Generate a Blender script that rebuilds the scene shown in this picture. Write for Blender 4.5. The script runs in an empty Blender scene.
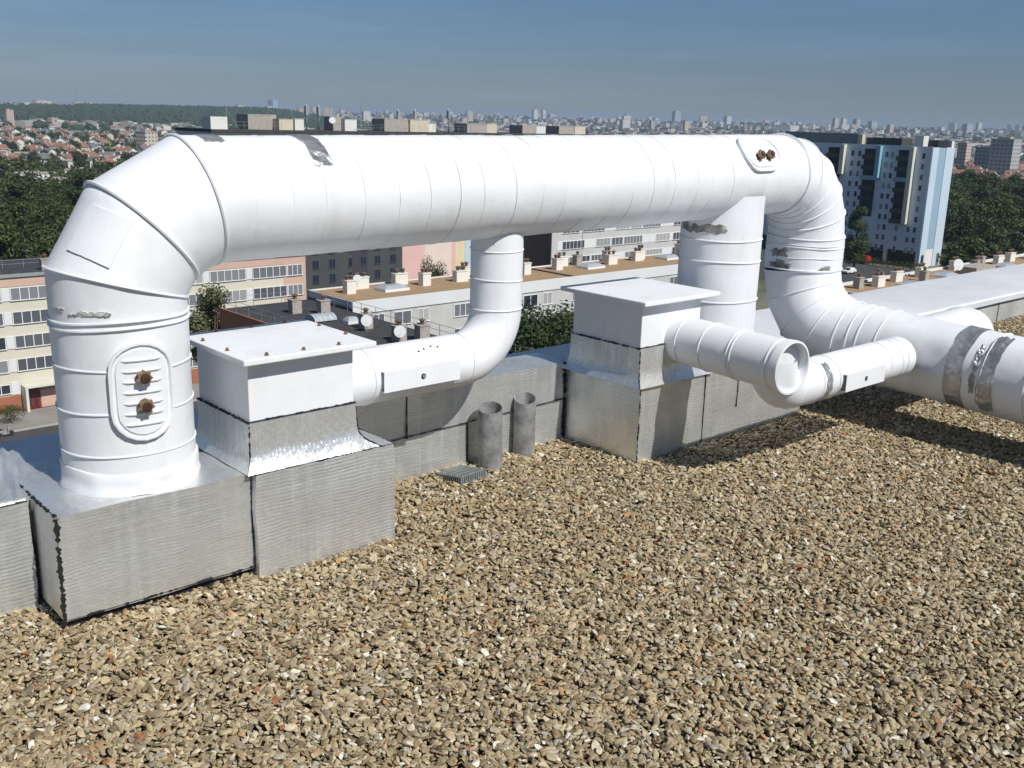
import bpy, bmesh, math, random
import numpy as np
from mathutils import Vector, Matrix, noise as mnoise
R_ = math.radians
PI = math.pi
rnd = random.Random(11)
S = bpy.context.scene
COL = S.collection
GZ = -32.4                      # street level below our roof (roof gravel = 0)

# ------------------------------------------------------------------ materials
def mat(name, rough=.5, metal=0.):
    m = bpy.data.materials.new(name); m.use_nodes = True
    nt = m.node_tree; b = nt.nodes['Principled BSDF']
    b.inputs['Roughness'].default_value = rough; b.inputs['Metallic'].default_value = metal
    return m, nt, b
def N(nt, t, **k):
    n = nt.nodes.new(t)
    for a, v in k.items():
        if a in n.inputs: n.inputs[a].default_value = v
        else: setattr(n, a, v)
    return n
def ramp(nt, src, stops, interp='LINEAR'):
    r = nt.nodes.new('ShaderNodeValToRGB'); r.color_ramp.interpolation = interp
    e = r.color_ramp.elements
    while len(e) < len(stops): e.new(.5)
    for i, (p, c) in enumerate(stops):
        e[i].position = p; e[i].color = (c[0], c[1], c[2], 1) if not isinstance(c, (int, float)) else (c, c, c, 1)
    nt.links.new(src, r.inputs[0]); return r
def noise_(nt, scale, detail=4, rough=.6, coord='Object', vec=None, stretch=None):
    n = N(nt, 'ShaderNodeTexNoise'); n.inputs['Scale'].default_value = scale
    n.inputs['Detail'].default_value = detail; n.inputs['Roughness'].default_value = rough
    tc = nt.nodes.new('ShaderNodeTexCoord'); s = tc.outputs[coord]
    if stretch:
        mp = nt.nodes.new('ShaderNodeMapping'); mp.inputs['Scale'].default_value = stretch
        nt.links.new(s, mp.inputs[0]); s = mp.outputs[0]
    nt.links.new(s, n.inputs['Vector']); return n
def mixc(nt, fac, a, b, mode='MIX'):
    m = nt.nodes.new('ShaderNodeMix'); m.data_type = 'RGBA'; m.blend_type = mode
    for sock, v in ((m.inputs[0], fac), (m.inputs[6], a), (m.inputs[7], b)):
        if hasattr(v, 'links'): nt.links.new(v, sock)
        elif isinstance(v, (int, float)): sock.default_value = v
        else: sock.default_value = (*v, 1)
    return m.outputs[2]
def bump(nt, b, src, strength, dist, prev=None):
    n = nt.nodes.new('ShaderNodeBump'); n.inputs['Strength'].default_value = strength
    n.inputs['Distance'].default_value = dist; nt.links.new(src, n.inputs['Height'])
    if prev: nt.links.new(prev.outputs[0], n.inputs['Normal'])
    nt.links.new(n.outputs[0], b.inputs['Normal']); return n
def simple(name, c, rough=.6, metal=0., var=.12, scale=3., bmp=0., bscale=40):
    m, nt, b = mat(name, rough, metal)
    n = noise_(nt, scale, 6)
    r = ramp(nt, n.outputs[0], [(.3, tuple(x * (1 - var) for x in c)), (.7, tuple(min(1, x * (1 + var)) for x in c))])
    nt.links.new(r.outputs[0], b.inputs['Base Color'])
    if bmp:
        n2 = noise_(nt, bscale, 5); bump(nt, b, n2.outputs[0], bmp, .01)
    return m
def painted(name, c=(.785, .805, .845), rough=.42):
    """white painted sheet metal, chalky, with faint grime streaks and small scuffs"""
    m, nt, b = mat(name, rough)
    g = noise_(nt, 2.2, 7, .65)
    col = ramp(nt, g.outputs[0], [(.30, (c[0] * .90, c[1] * .90, c[2] * .88)), (.62, c)]).outputs[0]
    d = noise_(nt, 26, 6, .7)
    dm = ramp(nt, d.outputs[0], [(.69, 0.), (.75, .6)])
    col = mixc(nt, dm.outputs[0], col, (.33, .32, .30))
    d2 = noise_(nt, 9, 3, .5, stretch=(1, 1, .22))
    dm2 = ramp(nt, d2.outputs[0], [(.55, 0.), (.78, .30)])
    col = mixc(nt, dm2.outputs[0], col, (.52, .50, .45))
    nt.links.new(col, b.inputs['Base Color'])
    rr = ramp(nt, g.outputs[0], [(.3, rough + .16), (.7, rough)]); nt.links.new(rr.outputs[0], b.inputs['Roughness'])
    n1 = noise_(nt, 7, 3); b1 = bump(nt, b, n1.outputs[0], .25, .012)
    n2 = noise_(nt, 150, 3); bump(nt, b, n2.outputs[0], .10, .002, b1)
    return m
def foil(name, rib='z', pitch=.0135, c=(.73, .75, .745), RIB=.46):
    """aluminium faced insulation: dull silver, pressed ribs, blotchy"""
    m, nt, b = mat(name, .40, .70)
    g = noise_(nt, 3.1, 8, .62)
    col = ramp(nt, g.outputs[0], [(.28, tuple(x * .72 for x in c)), (.52, c), (.75, tuple(min(1, x * 1.22) for x in c))]).outputs[0]
    st = noise_(nt, 5, 4, .6, stretch=(7, 7, .45))
    sm = ramp(nt, st.outputs[0], [(.46, 0.), (.70, .6)])
    col = mixc(nt, sm.outputs[0], col, (.90, .90, .89))  # pale upright streaks paint metallic sheen into the foil colour
    sp = noise_(nt, 38, 5, .7); spm = ramp(nt, sp.outputs[0], [(.70, 0.), (.755, .8)])
    col = mixc(nt, spm.outputs[0], col, (.10, .10, .10))
    tan = noise_(nt, 1.7, 3); tm = ramp(nt, tan.outputs[0], [(.55, 0.), (.75, .25)])
    col = mixc(nt, tm.outputs[0], col, (.46, .40, .32))
    scr = noise_(nt, 1.3, 4, .6, stretch=(1, 1, 95) if rib == 'z' else (70, 70, 1)); sc_ = ramp(nt, scr.outputs[0], [(.50, 0.), (.68, .30)])
    col = mixc(nt, sc_.outputs[0], col, (.93, .94, .93))
    scr2 = noise_(nt, 1.3, 4, .6, stretch=(1, 1, 60) if rib == 'z' else (50, 50, 1)); sd_ = ramp(nt, scr2.outputs[0], [(.28, .22), (.42, 0.)])
    col = mixc(nt, sd_.outputs[0], col, (.42, .43, .42))
    nt.links.new(col, b.inputs['Base Color'])
    rr = ramp(nt, g.outputs[0], [(.3, .46), (.7, .24)]); nt.links.new(rr.outputs[0], b.inputs['Roughness'])
    tc = nt.nodes.new('ShaderNodeTexCoord')
    wob = noise_(nt, 2.5, 3)
    ad = nt.nodes.new('ShaderNodeVectorMath'); ad.operation = 'MULTIPLY_ADD'
    nt.links.new(wob.outputs[1], ad.inputs[0]); ad.inputs[1].default_value = (.05, .05, .05)
    nt.links.new(tc.outputs['Object'], ad.inputs[2])
    w = nt.nodes.new('ShaderNodeTexWave'); w.wave_type = 'BANDS'; w.bands_direction = 'Z' if rib == 'z' else 'DIAGONAL'
    w.inputs['Scale'].default_value = 2 * PI / pitch / 20.0; w.inputs['Distortion'].default_value = .6; w.inputs['Detail'].default_value = 1
    nt.links.new(ad.outputs[0], w.inputs['Vector'])
    cre = noise_(nt, 1.6, 5, .7, stretch=(1.2, 1.2, 70) if rib == 'z' else (45, 45, 1.5))
    msk = noise_(nt, 4, 3); mr = ramp(nt, msk.outputs[0], [(.35, .15), (.62, 1.)])
    hgt_ = mixc(nt, .32, mixc(nt, 1., w.outputs[0], mr.outputs[0], 'MULTIPLY'), cre.outputs[0])
    b1 = bump(nt, b, hgt_, RIB, .0026)
    n1 = noise_(nt, 11, 5); b2 = bump(nt, b, n1.outputs[0], .45, .010, b1)
    n2 = noise_(nt, 45, 5, .65); bump(nt, b, n2.outputs[0], .55, .004, b2)
    return m
def glassy(name, c=(.03, .04, .055)):
    m, nt, b = mat(name, .08)
    v = nt.nodes.new('ShaderNodeObjectInfo')
    r = ramp(nt, v.outputs['Random'], [(0, tuple(x * .8 for x in c)), (.3, (.08, .09, .11)), (.6, (.20, .21, .23)), (1, (.42, .42, .41))])
    nt.links.new(r.outputs[0], b.inputs['Base Color']); return m

M = {}
M['paint'] = painted('white_paint')
M['paint_lid'] = painted('white_lid_paint', (.79, .81, .85), .38)
M['foil'] = foil('foil_insulation')
M['foil_v'] = foil('foil_insulation_upright', 'd', .02, RIB=.25)
M['foil_soft'] = foil('foil_insulation_smooth', 'z', .012, RIB=.26)
M['tape'] = None
def tape():
    m, nt, b = mat('aluminium_tape', .36, .62)
    g = noise_(nt, 9, 5); r = ramp(nt, g.outputs[0], [(.3, (.26, .27, .28)), (.7, (.58, .59, .60))])
    sp = noise_(nt, 30, 5, .7, stretch=(1, 1, .4)); spm = ramp(nt, sp.outputs[0], [(.63, 0.), (.70, .9)])
    col = mixc(nt, spm.outputs[0], r.outputs[0], (.70, .71, .72)); nt.links.new(col, b.inputs['Base Color'])
    v = nt.nodes.new('ShaderNodeTexVoronoi'); v.inputs['Scale'].default_value = 26
    tc = nt.nodes.new('ShaderNodeTexCoord'); nt.links.new(tc.outputs['Object'], v.inputs['Vector'])
    b1 = bump(nt, b, v.outputs[0], .6, .012); n1 = noise_(nt, 40, 6); bump(nt, b, n1.outputs[0], .5, .008, b1)
    return m
M['tape'] = tape()
def peel():
    m, nt, b = mat('bare_galvanised_steel', .5, .6)
    g = noise_(nt, 22, 6, .7); r = ramp(nt, g.outputs[0], [(.35, (.16, .15, .14)), (.55, (.36, .35, .33)), (.68, (.70, .70, .69))])
    nt.links.new(r.outputs[0], b.inputs['Base Color']); return m
M['peel'] = peel()
M['flake'] = simple('torn_grey_tape', (.52, .52, .50), .6, .2, .4, 30)
M['tar'] = simple('black_bitumen_seam', (.014, .013, .016), .75, bmp=.6, bscale=90)
M['rust'] = simple('rusty_metal', (.065, .035, .022), .7, .3, .5, 30)
M['brass'] = simple('weathered_brass', (.30, .20, .12), .5, .5, .35, 40)
M['zinc'] = simple('dull_zinc_pipe', (.30, .30, .30), .6, .35, .45, 14, .4, 30)
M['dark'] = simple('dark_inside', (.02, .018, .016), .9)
M['grate'] = simple('grey_green_plastic', (.20, .225, .225), .55, 0, .2, 20)
M['membrane'] = simple('white_roof_membrane', (.66, .68, .71), .5, 0, .08, 2.2, .2, 30)
M['concrete'] = simple('pale_grey_concrete', (.38, .39, .37), .8, 0, .22, 2.5, .3, 30)
M['bolt'] = simple('rusty_bolt_head', (.20, .12, .07), .6, .4, .3, 50)
# background
M['cream'] = simple('cream_render', (.60, .57, .48), .85, 0, .05, .3)
M['pink'] = simple('salmon_render', (.56, .385, .315), .85, 0, .06, .3)
M['pink2'] = simple('rose_render', (.66, .43, .40), .85, 0, .05, .3)
M['pink3'] = simple('pale_rose_render', (.70, .58, .52), .85, 0, .05, .3)
M['yellow'] = simple('pale_yellow_render', (.68, .58, .38), .85, 0, .05, .3)
M['offwhite'] = simple('off_white_render', (.66, .67, .68), .85, 0, .05, .3)
M['greywall'] = simple('light_grey_render', (.50, .50, .49), .85, 0, .07, .3)
M['darkwall'] = simple('charcoal_cladding', (.055, .06, .06), .7, 0, .15, .25)
M['navy'] = simple('navy_cladding_and_shade', (.018, .02, .035), .6, 0, .1, .4)  # navy cladding, also painted shade on the tan roofed block's end
M['plum'] = simple('plum_cladding', (.05, .04, .055), .7, 0, .1, .25)
M['redplinth'] = simple('red_brown_plinth', (.33, .13, .07), .85, 0, .1, .5)
M['reddoor'] = simple('red_door_paint', (.22, .02, .025), .4)
M['winframe'] = simple('white_window_frame', (.74, .75, .76), .5, 0, .03)
M['glass'] = glassy('window_glass')
M['bitumen'] = simple('black_bitumen_roof', (.045, .046, .048), .85, 0, .3, .8, .4, 8)
M['tanroof'] = simple('tan_gravel_roof', (.33, .225, .125), .95, 0, .16, 1.2, .5, 20)
M['chim'] = simple('rendered_chimney', (.72, .70, .65), .9, 0, .05, .8)
M['chimdark'] = simple('dark_terracotta_cowl', (.13, .085, .06), .8, 0, .3, 6)
M['chimgrey'] = simple('grey_brown_chimney', (.36, .33, .29), .9, 0, .25, 3)
M['steel'] = simple('galvanised_railing', (.34, .36, .37), .5, .3)
M['dish'] = simple('satellite_dish_paint', (.62, .63, .64), .5, 0, .05)
M['skylight'] = simple('grey_skylight', (.36, .40, .43), .3, 0, .1, 2)
M['blue1'] = simple('pale_blue_cladding', (.63, .70, .79), .7, 0, .05, .1)
M['blue2'] = simple('light_blue_cladding', (.50, .60, .70), .7, 0, .04, .1)
M['blue3'] = simple('mid_blue_cladding', (.28, .40, .50), .7, 0, .04, .1)
M['turq'] = simple('turquoise_panel', (.22, .44, .52), .6, 0, .04, .1)
M['towercream'] = simple('cream_panel', (.62, .61, .53), .7, 0, .04, .1)
M['balcony'] = simple('dark_balcony_front', (.075, .065, .06), .6, 0, .3, .6)
M['asphalt'] = simple('street_asphalt', (.055, .055, .058), .9, 0, .25, .4)
M['pave'] = simple('pavement_slabs', (.24, .23, .21), .9, 0, .15, .6)
M['kerb'] = simple('kerb_stone', (.36, .35, .33), .9, 0, .1, 1)
M['line'] = simple('white_road_paint', (.7, .7, .66), .8)
M['tyre'] = simple('black_tyre', (.02, .02, .02), .8)
M['carred'] = simple('red_car_paint', (.42, .02, .02), .25, 0, .03)
M['carwhite'] = simple('white_car_paint', (.74, .75, .76), .25, 0, .03)
M['carglass'] = simple('car_glass', (.02, .025, .03), .1)
M['tile_red'] = simple('red_clay_tiles', (.25, .135, .10), .9, 0, .25, .25)
M['tile_brown'] = simple('brown_clay_tiles', (.24, .13, .09), .9, 0, .25, .25)
M['slate'] = simple('grey_slates', (.14, .145, .16), .8, 0, .2, .25)
M['slate2'] = simple('grey_blue_sheet', (.24, .26, .28), .8, 0, .08, .2); M['glassdark'] = simple('dark_blue_glass', (.018, .025, .045), .15); M['bluefr'] = simple('dark_blue_frame', (.06, .075, .11), .5)
M['h_cream'] = simple('house_cream', (.56, .50, .40), .9, 0, .08, .2)
M['h_white'] = simple('house_white', (.66, .66, .63), .9, 0, .06, .2)
M['bark'] = simple('tree_bark', (.09, .065, .045), .95, 0, .3, 3)
def leafmat(name, c):
    m, nt, b = mat(name, .6)
    g = nt.nodes.new('ShaderNodeNewGeometry')
    r = ramp(nt, g.outputs['Random Per Island'], [(0, tuple(x * .55 for x in c)), (.6, c), (1, (c[0] * 1.9, c[1] * 1.6, c[2] * 1.2))])
    oi = nt.nodes.new('ShaderNodeObjectInfo')
    r2 = ramp(nt, oi.outputs['Random'], [(0, (.72, .8, .75)), (.5, (1, 1, 1)), (1, (1.25, 1.12, .8))])
    col = mixc(nt, 1., r.outputs[0], r2.outputs[0], 'MULTIPLY')
    nt.links.new(col, b.inputs['Base Color'])
    t = nt.nodes.new('ShaderNodeBsdfTranslucent'); nt.links.new(col, t.inputs[0])
    mx = nt.nodes.new('ShaderNodeMixShader'); mx.inputs[0].default_value = .25
    nt.links.new(b.outputs[0], mx.inputs[1]); nt.links.new(t.outputs[0], mx.inputs[2])
    nt.links.new(mx.outputs[0], nt.nodes['Material Output'].inputs[0]); return m
M['leaf'] = leafmat('dark_green_leaves', (.044, .074, .020))
M['leaf2'] = leafmat('mid_green_leaves', (.060, .092, .026))
M['leaf3'] = leafmat('olive_grey_leaves', (.115, .135, .075))
def towndots(name, stops):
    m, nt, b = mat(name, .85)
    g = nt.nodes.new('ShaderNodeNewGeometry')
    r = ramp(nt, g.outputs['Random Per Island'], stops, 'CONSTANT'); nt.links.new(r.outputs[0], b.inputs['Base Color']); return m
M['town'] = towndots('distant_town_render', [(0, (.40, .38, .34)), (.25, (.48, .47, .45)), (.42, (.22, .22, .22)), (.60, (.20, .13, .10)), (.76, (.30, .27, .24)), (.93, (.60, .60, .58))])
M['wood'] = towndots('distant_wood_leaves', [(0, (.020, .036, .014)), (.35, (.028, .046, .018)), (.7, (.036, .055, .020)), (.9, (.018, .030, .013))])
def facade_far(name, c):
    """far block: procedural rows of window openings in the wall"""
    m, nt, b = mat(name, .8)
    tc = nt.nodes.new('ShaderNodeTexCoord'); br = nt.nodes.new('ShaderNodeTexBrick')
    sx = nt.nodes.new('ShaderNodeSeparateXYZ'); nt.links.new(tc.outputs['Object'], sx.inputs[0])
    a = nt.nodes.new('ShaderNodeMath'); a.operation = 'ADD'; nt.links.new(sx.outputs[0], a.inputs[0]); nt.links.new(sx.outputs[1], a.inputs[1])
    cb = nt.nodes.new('ShaderNodeCombineXYZ'); nt.links.new(a.outputs[0], cb.inputs[0]); nt.links.new(sx.outputs[2], cb.inputs[1])
    nt.links.new(cb.outputs[0], br.inputs['Vector']); br.offset = 0
    br.inputs['Scale'].default_value = 1; br.inputs['Brick Width'].default_value = 3.2; br.inputs['Row Height'].default_value = 2.9
    br.inputs['Mortar Size'].default_value = .85; br.inputs['Mortar Smooth'].default_value = 0
    br.inputs['Color1'].default_value = (.07, .08, .1, 1); br.inputs['Color2'].default_value = (.14, .15, .17, 1)
    br.inputs['Mortar'].default_value = (*c, 1)
    nt.links.new(br.outputs[0], b.inputs['Base Color']); return m
FARM = [facade_far('far_white_facade', (.60, .59, .57)), facade_far('far_cream_facade', (.54, .48, .40)),
        facade_far('far_grey_facade', (.40, .40, .41)), facade_far('far_rose_facade', (.52, .40, .35))]

# ------------------------------------------------------------------ object helpers
ORG = {}
def thing(name, label, cat, loc=(0, 0, 0), group=None):
    o = bpy.data.objects.new(name, None); COL.objects.link(o); o.location = loc
    o.empty_display_size = .2
    o['label'] = label; o['category'] = cat
    if group: o['group'] = group
    ORG[o] = Vector(loc); return o
class MB:
    def __init__(s): s.v = []; s.f = []; s.m = []; s.sm = []
    def add(s, vs, fs, m=0, smooth=False):
        k = len(s.v); s.v += [tuple(p) for p in vs]
        for f in fs: s.f.append([k + i for i in f]); s.m.append(m); s.sm.append(smooth)
        return k
    def box(s, x0, x1, y0, y1, z0, z1, m=0):
        vs = [(x, y, z) for z in (z0, z1) for y in (y0, y1) for x in (x0, x1)]
        s.add(vs, [(0, 2, 3, 1), (4, 5, 7, 6), (0, 1, 5, 4), (1, 3, 7, 5), (3, 2, 6, 7), (2, 0, 4, 6)], m); return s
    def lathe(s, c, prof, axis=(0, 0, 1), seg=24, m=0, smooth=True):
        """prof = [(radius, height along axis)]"""
        a = Vector(axis).normalized(); u = a.orthogonal().normalized(); v = a.cross(u); c = Vector(c)
        vs = []; fs = []
        for r, h in prof:
            for i in range(seg):
                t = 2 * PI * i / seg; vs.append(c + a * h + u * (r * math.cos(t)) + v * (r * math.sin(t)))
        for j in range(len(prof) - 1):
            for i in range(seg):
                k = (i + 1) % seg; fs.append((j * seg + i, j * seg + k, (j + 1) * seg + k, (j + 1) * seg + i))
        if prof[0][0] > 1e-5: fs.append(tuple(range(seg))[::-1])
        if prof[-1][0] > 1e-5: fs.append(tuple((len(prof) - 1) * seg + i for i in range(seg)))
        s.add(vs, fs, m, smooth); return s
    def tube(s, pts, r, seg=6, closed=False, m=0):
        pts = [Vector(p) for p in pts]; n = len(pts); vs = []; fs = []
        d = (pts[1] - pts[0]).normalized(); u = d.orthogonal().normalized()
        for i in range(n):
            a = pts[(i - 1) % n] if (closed or i > 0) else pts[i]; b = pts[(i + 1) % n] if (closed or i < n - 1) else pts[i]
            d = (b - a).normalized(); u = (u - d * u.dot(d)).normalized(); w = d.cross(u)
            rr = r[i] if isinstance(r, (list, tuple)) else r
            for k in range(seg):
                t = 2 * PI * k / seg; vs.append(pts[i] + u * (rr * math.cos(t)) + w * (rr * math.sin(t)))
        for i in range(n if closed else n - 1):
            j = (i + 1) % n
            for k in range(seg):
                l = (k + 1) % seg; fs.append((i * seg + k, i * seg + l, j * seg + l, j * seg + k))
        if not closed: fs += [tuple(range(seg))[::-1], tuple((n - 1) * seg + k for k in range(seg))]
        s.add(vs, fs, m, True); return s
    def build(s, name, mats, parent=None, loc=None, bevel=0., sharp=35, weld=False):
        if not isinstance(mats, (list, tuple)): mats = [mats]
        org = ORG[parent] if parent else Vector(loc if loc is not None else (0, 0, 0))
        me = bpy.data.meshes.new(name); me.from_pydata([tuple(Vector(p) - org) for p in s.v], [], s.f)
        for m in mats: me.materials.append(m)
        me.polygons.foreach_set('material_index', s.m); me.polygons.foreach_set('use_smooth', s.sm)
        bm = bmesh.new(); bm.from_mesh(me)
        if weld: bmesh.ops.remove_doubles(bm, verts=bm.verts, dist=1e-5)
        bmesh.ops.recalc_face_normals(bm, faces=bm.faces)
        for e in bm.edges:
            if len(e.link_faces) == 2 and e.calc_face_angle(0) > R_(sharp): e.smooth = False
        bm.to_mesh(me); bm.free(); me.update()
        o = bpy.data.objects.new(name, me); COL.objects.link(o)
        if parent: o.parent = parent; ORG[o] = org
        else: o.location = org; ORG[o] = org
        if bevel:
            b = o.modifiers.new('edge', 'BEVEL'); b.width = bevel; b.segments = 2; b.limit_method = 'ANGLE'; b.angle_limit = R_(40)
        return o
def tag(o, label, cat, group=None):
    o['label'] = label; o['category'] = cat
    if group: o['group'] = group
    return o
def struct(o, kind='structure'): o['kind'] = kind; return o
def copy_tree(o, parent=None, loc=None):
    c = o.copy(); COL.objects.link(c)
    if parent: c.parent = parent
    if loc is not None: c.location = loc
    for ch in list(o.children): copy_tree(ch, c)
    return c
def part_copy(o, parent, loc):
    """copy of a part (and its sub-parts) at a world location, parent unrotated"""
    c = o.copy(); COL.objects.link(c); c.parent = parent; c.location = Vector(loc) - ORG[parent]
    for ch in list(o.children):
        d = ch.copy(); COL.objects.link(d); d.parent = c
    return c

# ------------------------------------------------------------------ sheet-metal ducts
def miter_rings(pts, r, u, seg, n0=None, n1=None):
    """rings of a round duct whose path lies in the plane normal to u"""
    pts = [Vector(p) for p in pts]; u = Vector(u).normalized(); rings = []
    n = len(pts)
    for i in range(n):
        d0 = (pts[i] - pts[i - 1]).normalized() if i > 0 else None
        d1 = (pts[i + 1] - pts[i]).normalized() if i < n - 1 else None
        if i == 0: d0 = n0 or d1
        if i == n - 1: d1 = n1 or d0
        d0 = Vector(d0).normalized(); d1 = Vector(d1).normalized()
        bis = (d0 + d1).normalized(); c = bis.dot(d1); v = bis.cross(u).normalized() / c
        rings.append([pts[i] + u * (r * math.cos(2 * PI * k / seg)) + v * (r * math.sin(2 * PI * k / seg)) for k in range(seg)])
    return rings
def duct(mb, pts, r, u, seg=72, step=.035, n0=None, n1=None, bead=.0045, joints=True, wob=.0023, dents=(), ends=(False, False)):
    rings = miter_rings(pts, r, u, seg, n0, n1); pts = [Vector(p) for p in pts]
    allr = []
    for i in range(len(pts) - 1):
        L = (pts[i + 1] - pts[i]).length; ns = max(1, int(L / step))
        for j in range(ns + (1 if i == len(pts) - 2 else 0)):
            t = j / ns; c = pts[i].lerp(pts[i + 1], t)
            ring = []
            for a, b in zip(rings[i], rings[i + 1]):
                p = a.lerp(b, t); rad = (p - c)
                q = wob * (mnoise.noise(p * 5.) + .6 * mnoise.noise(p * 14.))
                for dc, dr, dd in dents:
                    x = (p - Vector(dc)).length / dr
                    q -= dd * math.exp(-x * x * 2)
                ring.append(p + rad.normalized() * q)
            allr.append(ring)
    vs = [p for rg in allr for p in rg]; fs = []
    for i in range(len(allr) - 1):
        for k in range(seg):
            l = (k + 1) % seg; fs.append((i * seg + k, i * seg + l, (i + 1) * seg + l, (i + 1) * seg + k))
    mb.add(vs, fs, 0, True)
    if joints and bead:
        for i in range(len(pts)):
            if (i == 0 and not ends[0]) or (i == len(pts) - 1 and not ends[1]): continue
            c = pts[i]; loop = [c + (p - c) * (1 + bead * .55 / r) for p in rings[i]]
            mb.tube(loop, bead, 6, True)
def ridge_ring(mb, c, d, r, t=.003, tilt=0., wob=.0):
    """one rolled seam round a duct"""
    d = Vector(d).normalized(); u = d.orthogonal().normalized(); v = d.cross(u); c = Vector(c); n = 72
    ph = rnd.random() * 6
    loop = []
    for k in range(n):
        a = 2 * PI * k / n
        loop.append(c + (u * math.cos(a) + v * math.sin(a)) * (r + t * .3) + d * (tilt * math.sin(a + ph) + wob * math.sin(3 * a + ph) * .5))
    mb.tube(loop, t, 6, True)
def helix(mb, p0, p1, r, pitch, t=.0022, a0=0.):
    p0 = Vector(p0); p1 = Vector(p1); d = (p1 - p0); L = d.length; d.normalize(); u = d.orthogonal().normalized(); v = d.cross(u)
    n = int(L / pitch * 48); pts = []
    for k in range(n + 1):
        s = L * k / n; a = a0 + 2 * PI * s / pitch
        pts.append(p0 + d * s + (u * math.cos(a) + v * math.sin(a)) * (r + t * .2))
    mb.tube(pts, t, 5)
def cyl_patch(mb, c, axis, ref, r, a0, a1, l0, l1, rag=.01, lift=.003, na=26, nl=10, m=0, seed=0, crumple=.0015):
    """thin ragged sheet wrapped on a cylinder: angle a from ref round axis, l along axis from c"""
    d = Vector(axis).normalized(); u = Vector(ref); u = (u - d * u.dot(d)).normalized(); v = d.cross(u); c = Vector(c)
    top = []; bot = []
    for i in range(na + 1):
        for j in range(nl + 1):
            fa = i / na; fl = j / nl
            e1 = rag * mnoise.noise((fl * 6 + seed, 3.1, seed)) ; e2 = rag * mnoise.noise((fl * 6 + seed, 9.7, seed))
            g1 = rag * mnoise.noise((fa * 9 + seed, 5.3, seed)); g2 = rag * mnoise.noise((fa * 9 + seed, 1.9, seed))
            aa0 = a0 + e1 * 2.5 / r; aa1 = a1 + e2 * 2.5 / r; ll0 = l0 + g1; ll1 = l1 + g2
            a = aa0 + (aa1 - aa0) * fa; l = ll0 + (ll1 - ll0) * fl
            q = r + lift + crumple * mnoise.noise((fa * 20, fl * 9 + seed, 4.))
            dirn = u * math.cos(a) + v * math.sin(a)
            top.append(c + dirn * q + d * l); bot.append(c + dirn * (r - .004) + d * l)
    W = nl + 1; k = len(top); fs = []
    for i in range(na):
        for j in range(nl):
            a, b, e, f = i * W + j, i * W + j + 1, (i + 1) * W + j + 1, (i + 1) * W + j
            fs += [(a, b, e, f)]
    rim = [i * W for i in range(na + 1)] + [na * W + j for j in range(1, W)] + [i * W + nl for i in range(na - 1, -1, -1)] + [j for j in range(nl - 1, 0, -1)]
    for i in range(len(rim)):
        a, b = rim[i], rim[(i + 1) % len(rim)]; fs.append((a, b, k + b, k + a))
    mb.add(top + bot, fs, m, True)

RD = .215                       # main duct radius
YD = 3.28                       # its line above the parapet
XL, XT, XR = 1.203, 4.435, 5.275   # left riser, tee riser, right drop
ZA, ZB = 1.307, 1.343           # trunk axis height at the two ends
big = thing('exhaust_duct', 'large white painted exhaust duct arching along the roof edge, patched with foil tape', 'duct', (XL, YD, .39))
P1, P2, P3 = (XL, YD, 1.055), (XL + .095, YD, 1.212), (XL + .272, YD, ZA)
dn = Vector((0, 0, 1)); de = Vector((1, 0, 0))
Pend = (XR - .375, YD, ZB)
UY = (0, 1, 0)
# left riser
mb = MB(); duct(mb, [(XL, YD, .395), P1], RD, UY, n1=(Vector(P2) - Vector(P1)), ends=(False, True), dents=[((XL - .05, YD - .22, 1.0), .12, .008)])
for z in (.52, .66, .80): ridge_ring(mb, (XL, YD, z), dn, RD, .0035, .002, .003)
for z in (.935, .955): ridge_ring(mb, (XL, YD, z), dn, RD, .005, .006, .006)
riser = mb.build('riser', M['paint'], big)
mb = MB()
prof = [(RD + .011, 0), (RD + .012, .010), (RD + .007, .022), (RD + .0065, .05), (RD + .006, .075), (RD + .003, .081), (RD - .004, .082)]
mb.lathe((XL, YD, .386), prof, seg=72)
mb.v = [tuple(Vector(p) + Vector((p[0] - XL, p[1] - YD, 0)).normalized() * (.007 * mnoise.noise(Vector(p) * 15.)) + Vector((0, 0, .010 * mnoise.noise(Vector(p) * 7.)))) for p in mb.v]
mb.build('foot_collar', M['paint'], big)
# torn flakes of sealing tape
for a0, a1, z0, z1, sd in ((-1.42, -1.2, .986, .998, 3.2), (-.92, -.5, .984, .993, 9.4), (-1.1, -.95, .978, .984, 15.)):
    mb = MB(); cyl_patch(mb, (XL, YD, 0), dn, (0, -1, 0), RD, a0, a1, z0, z1, .007, .002, 60, 6, seed=sd, crumple=.003); mb.build('torn_sealing_tape', M['flake'], big)
# left elbow (mitred)
mb = MB(); duct(mb, [P1, P2, P3], RD, UY, n0=dn, n1=(Vector(Pend) - Vector(P3)), ends=(False, True), bead=.006)
cyl_patch(mb, Vector(P1).lerp(Vector(P2), .5), Vector(P2) - Vector(P1), (-1, -.75, 0), RD, -.42, .30, -.075, .085, .001, .005, 20, 8, seed=1., crumple=0)
mb.build('elbow', M['paint'], big)
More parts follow.
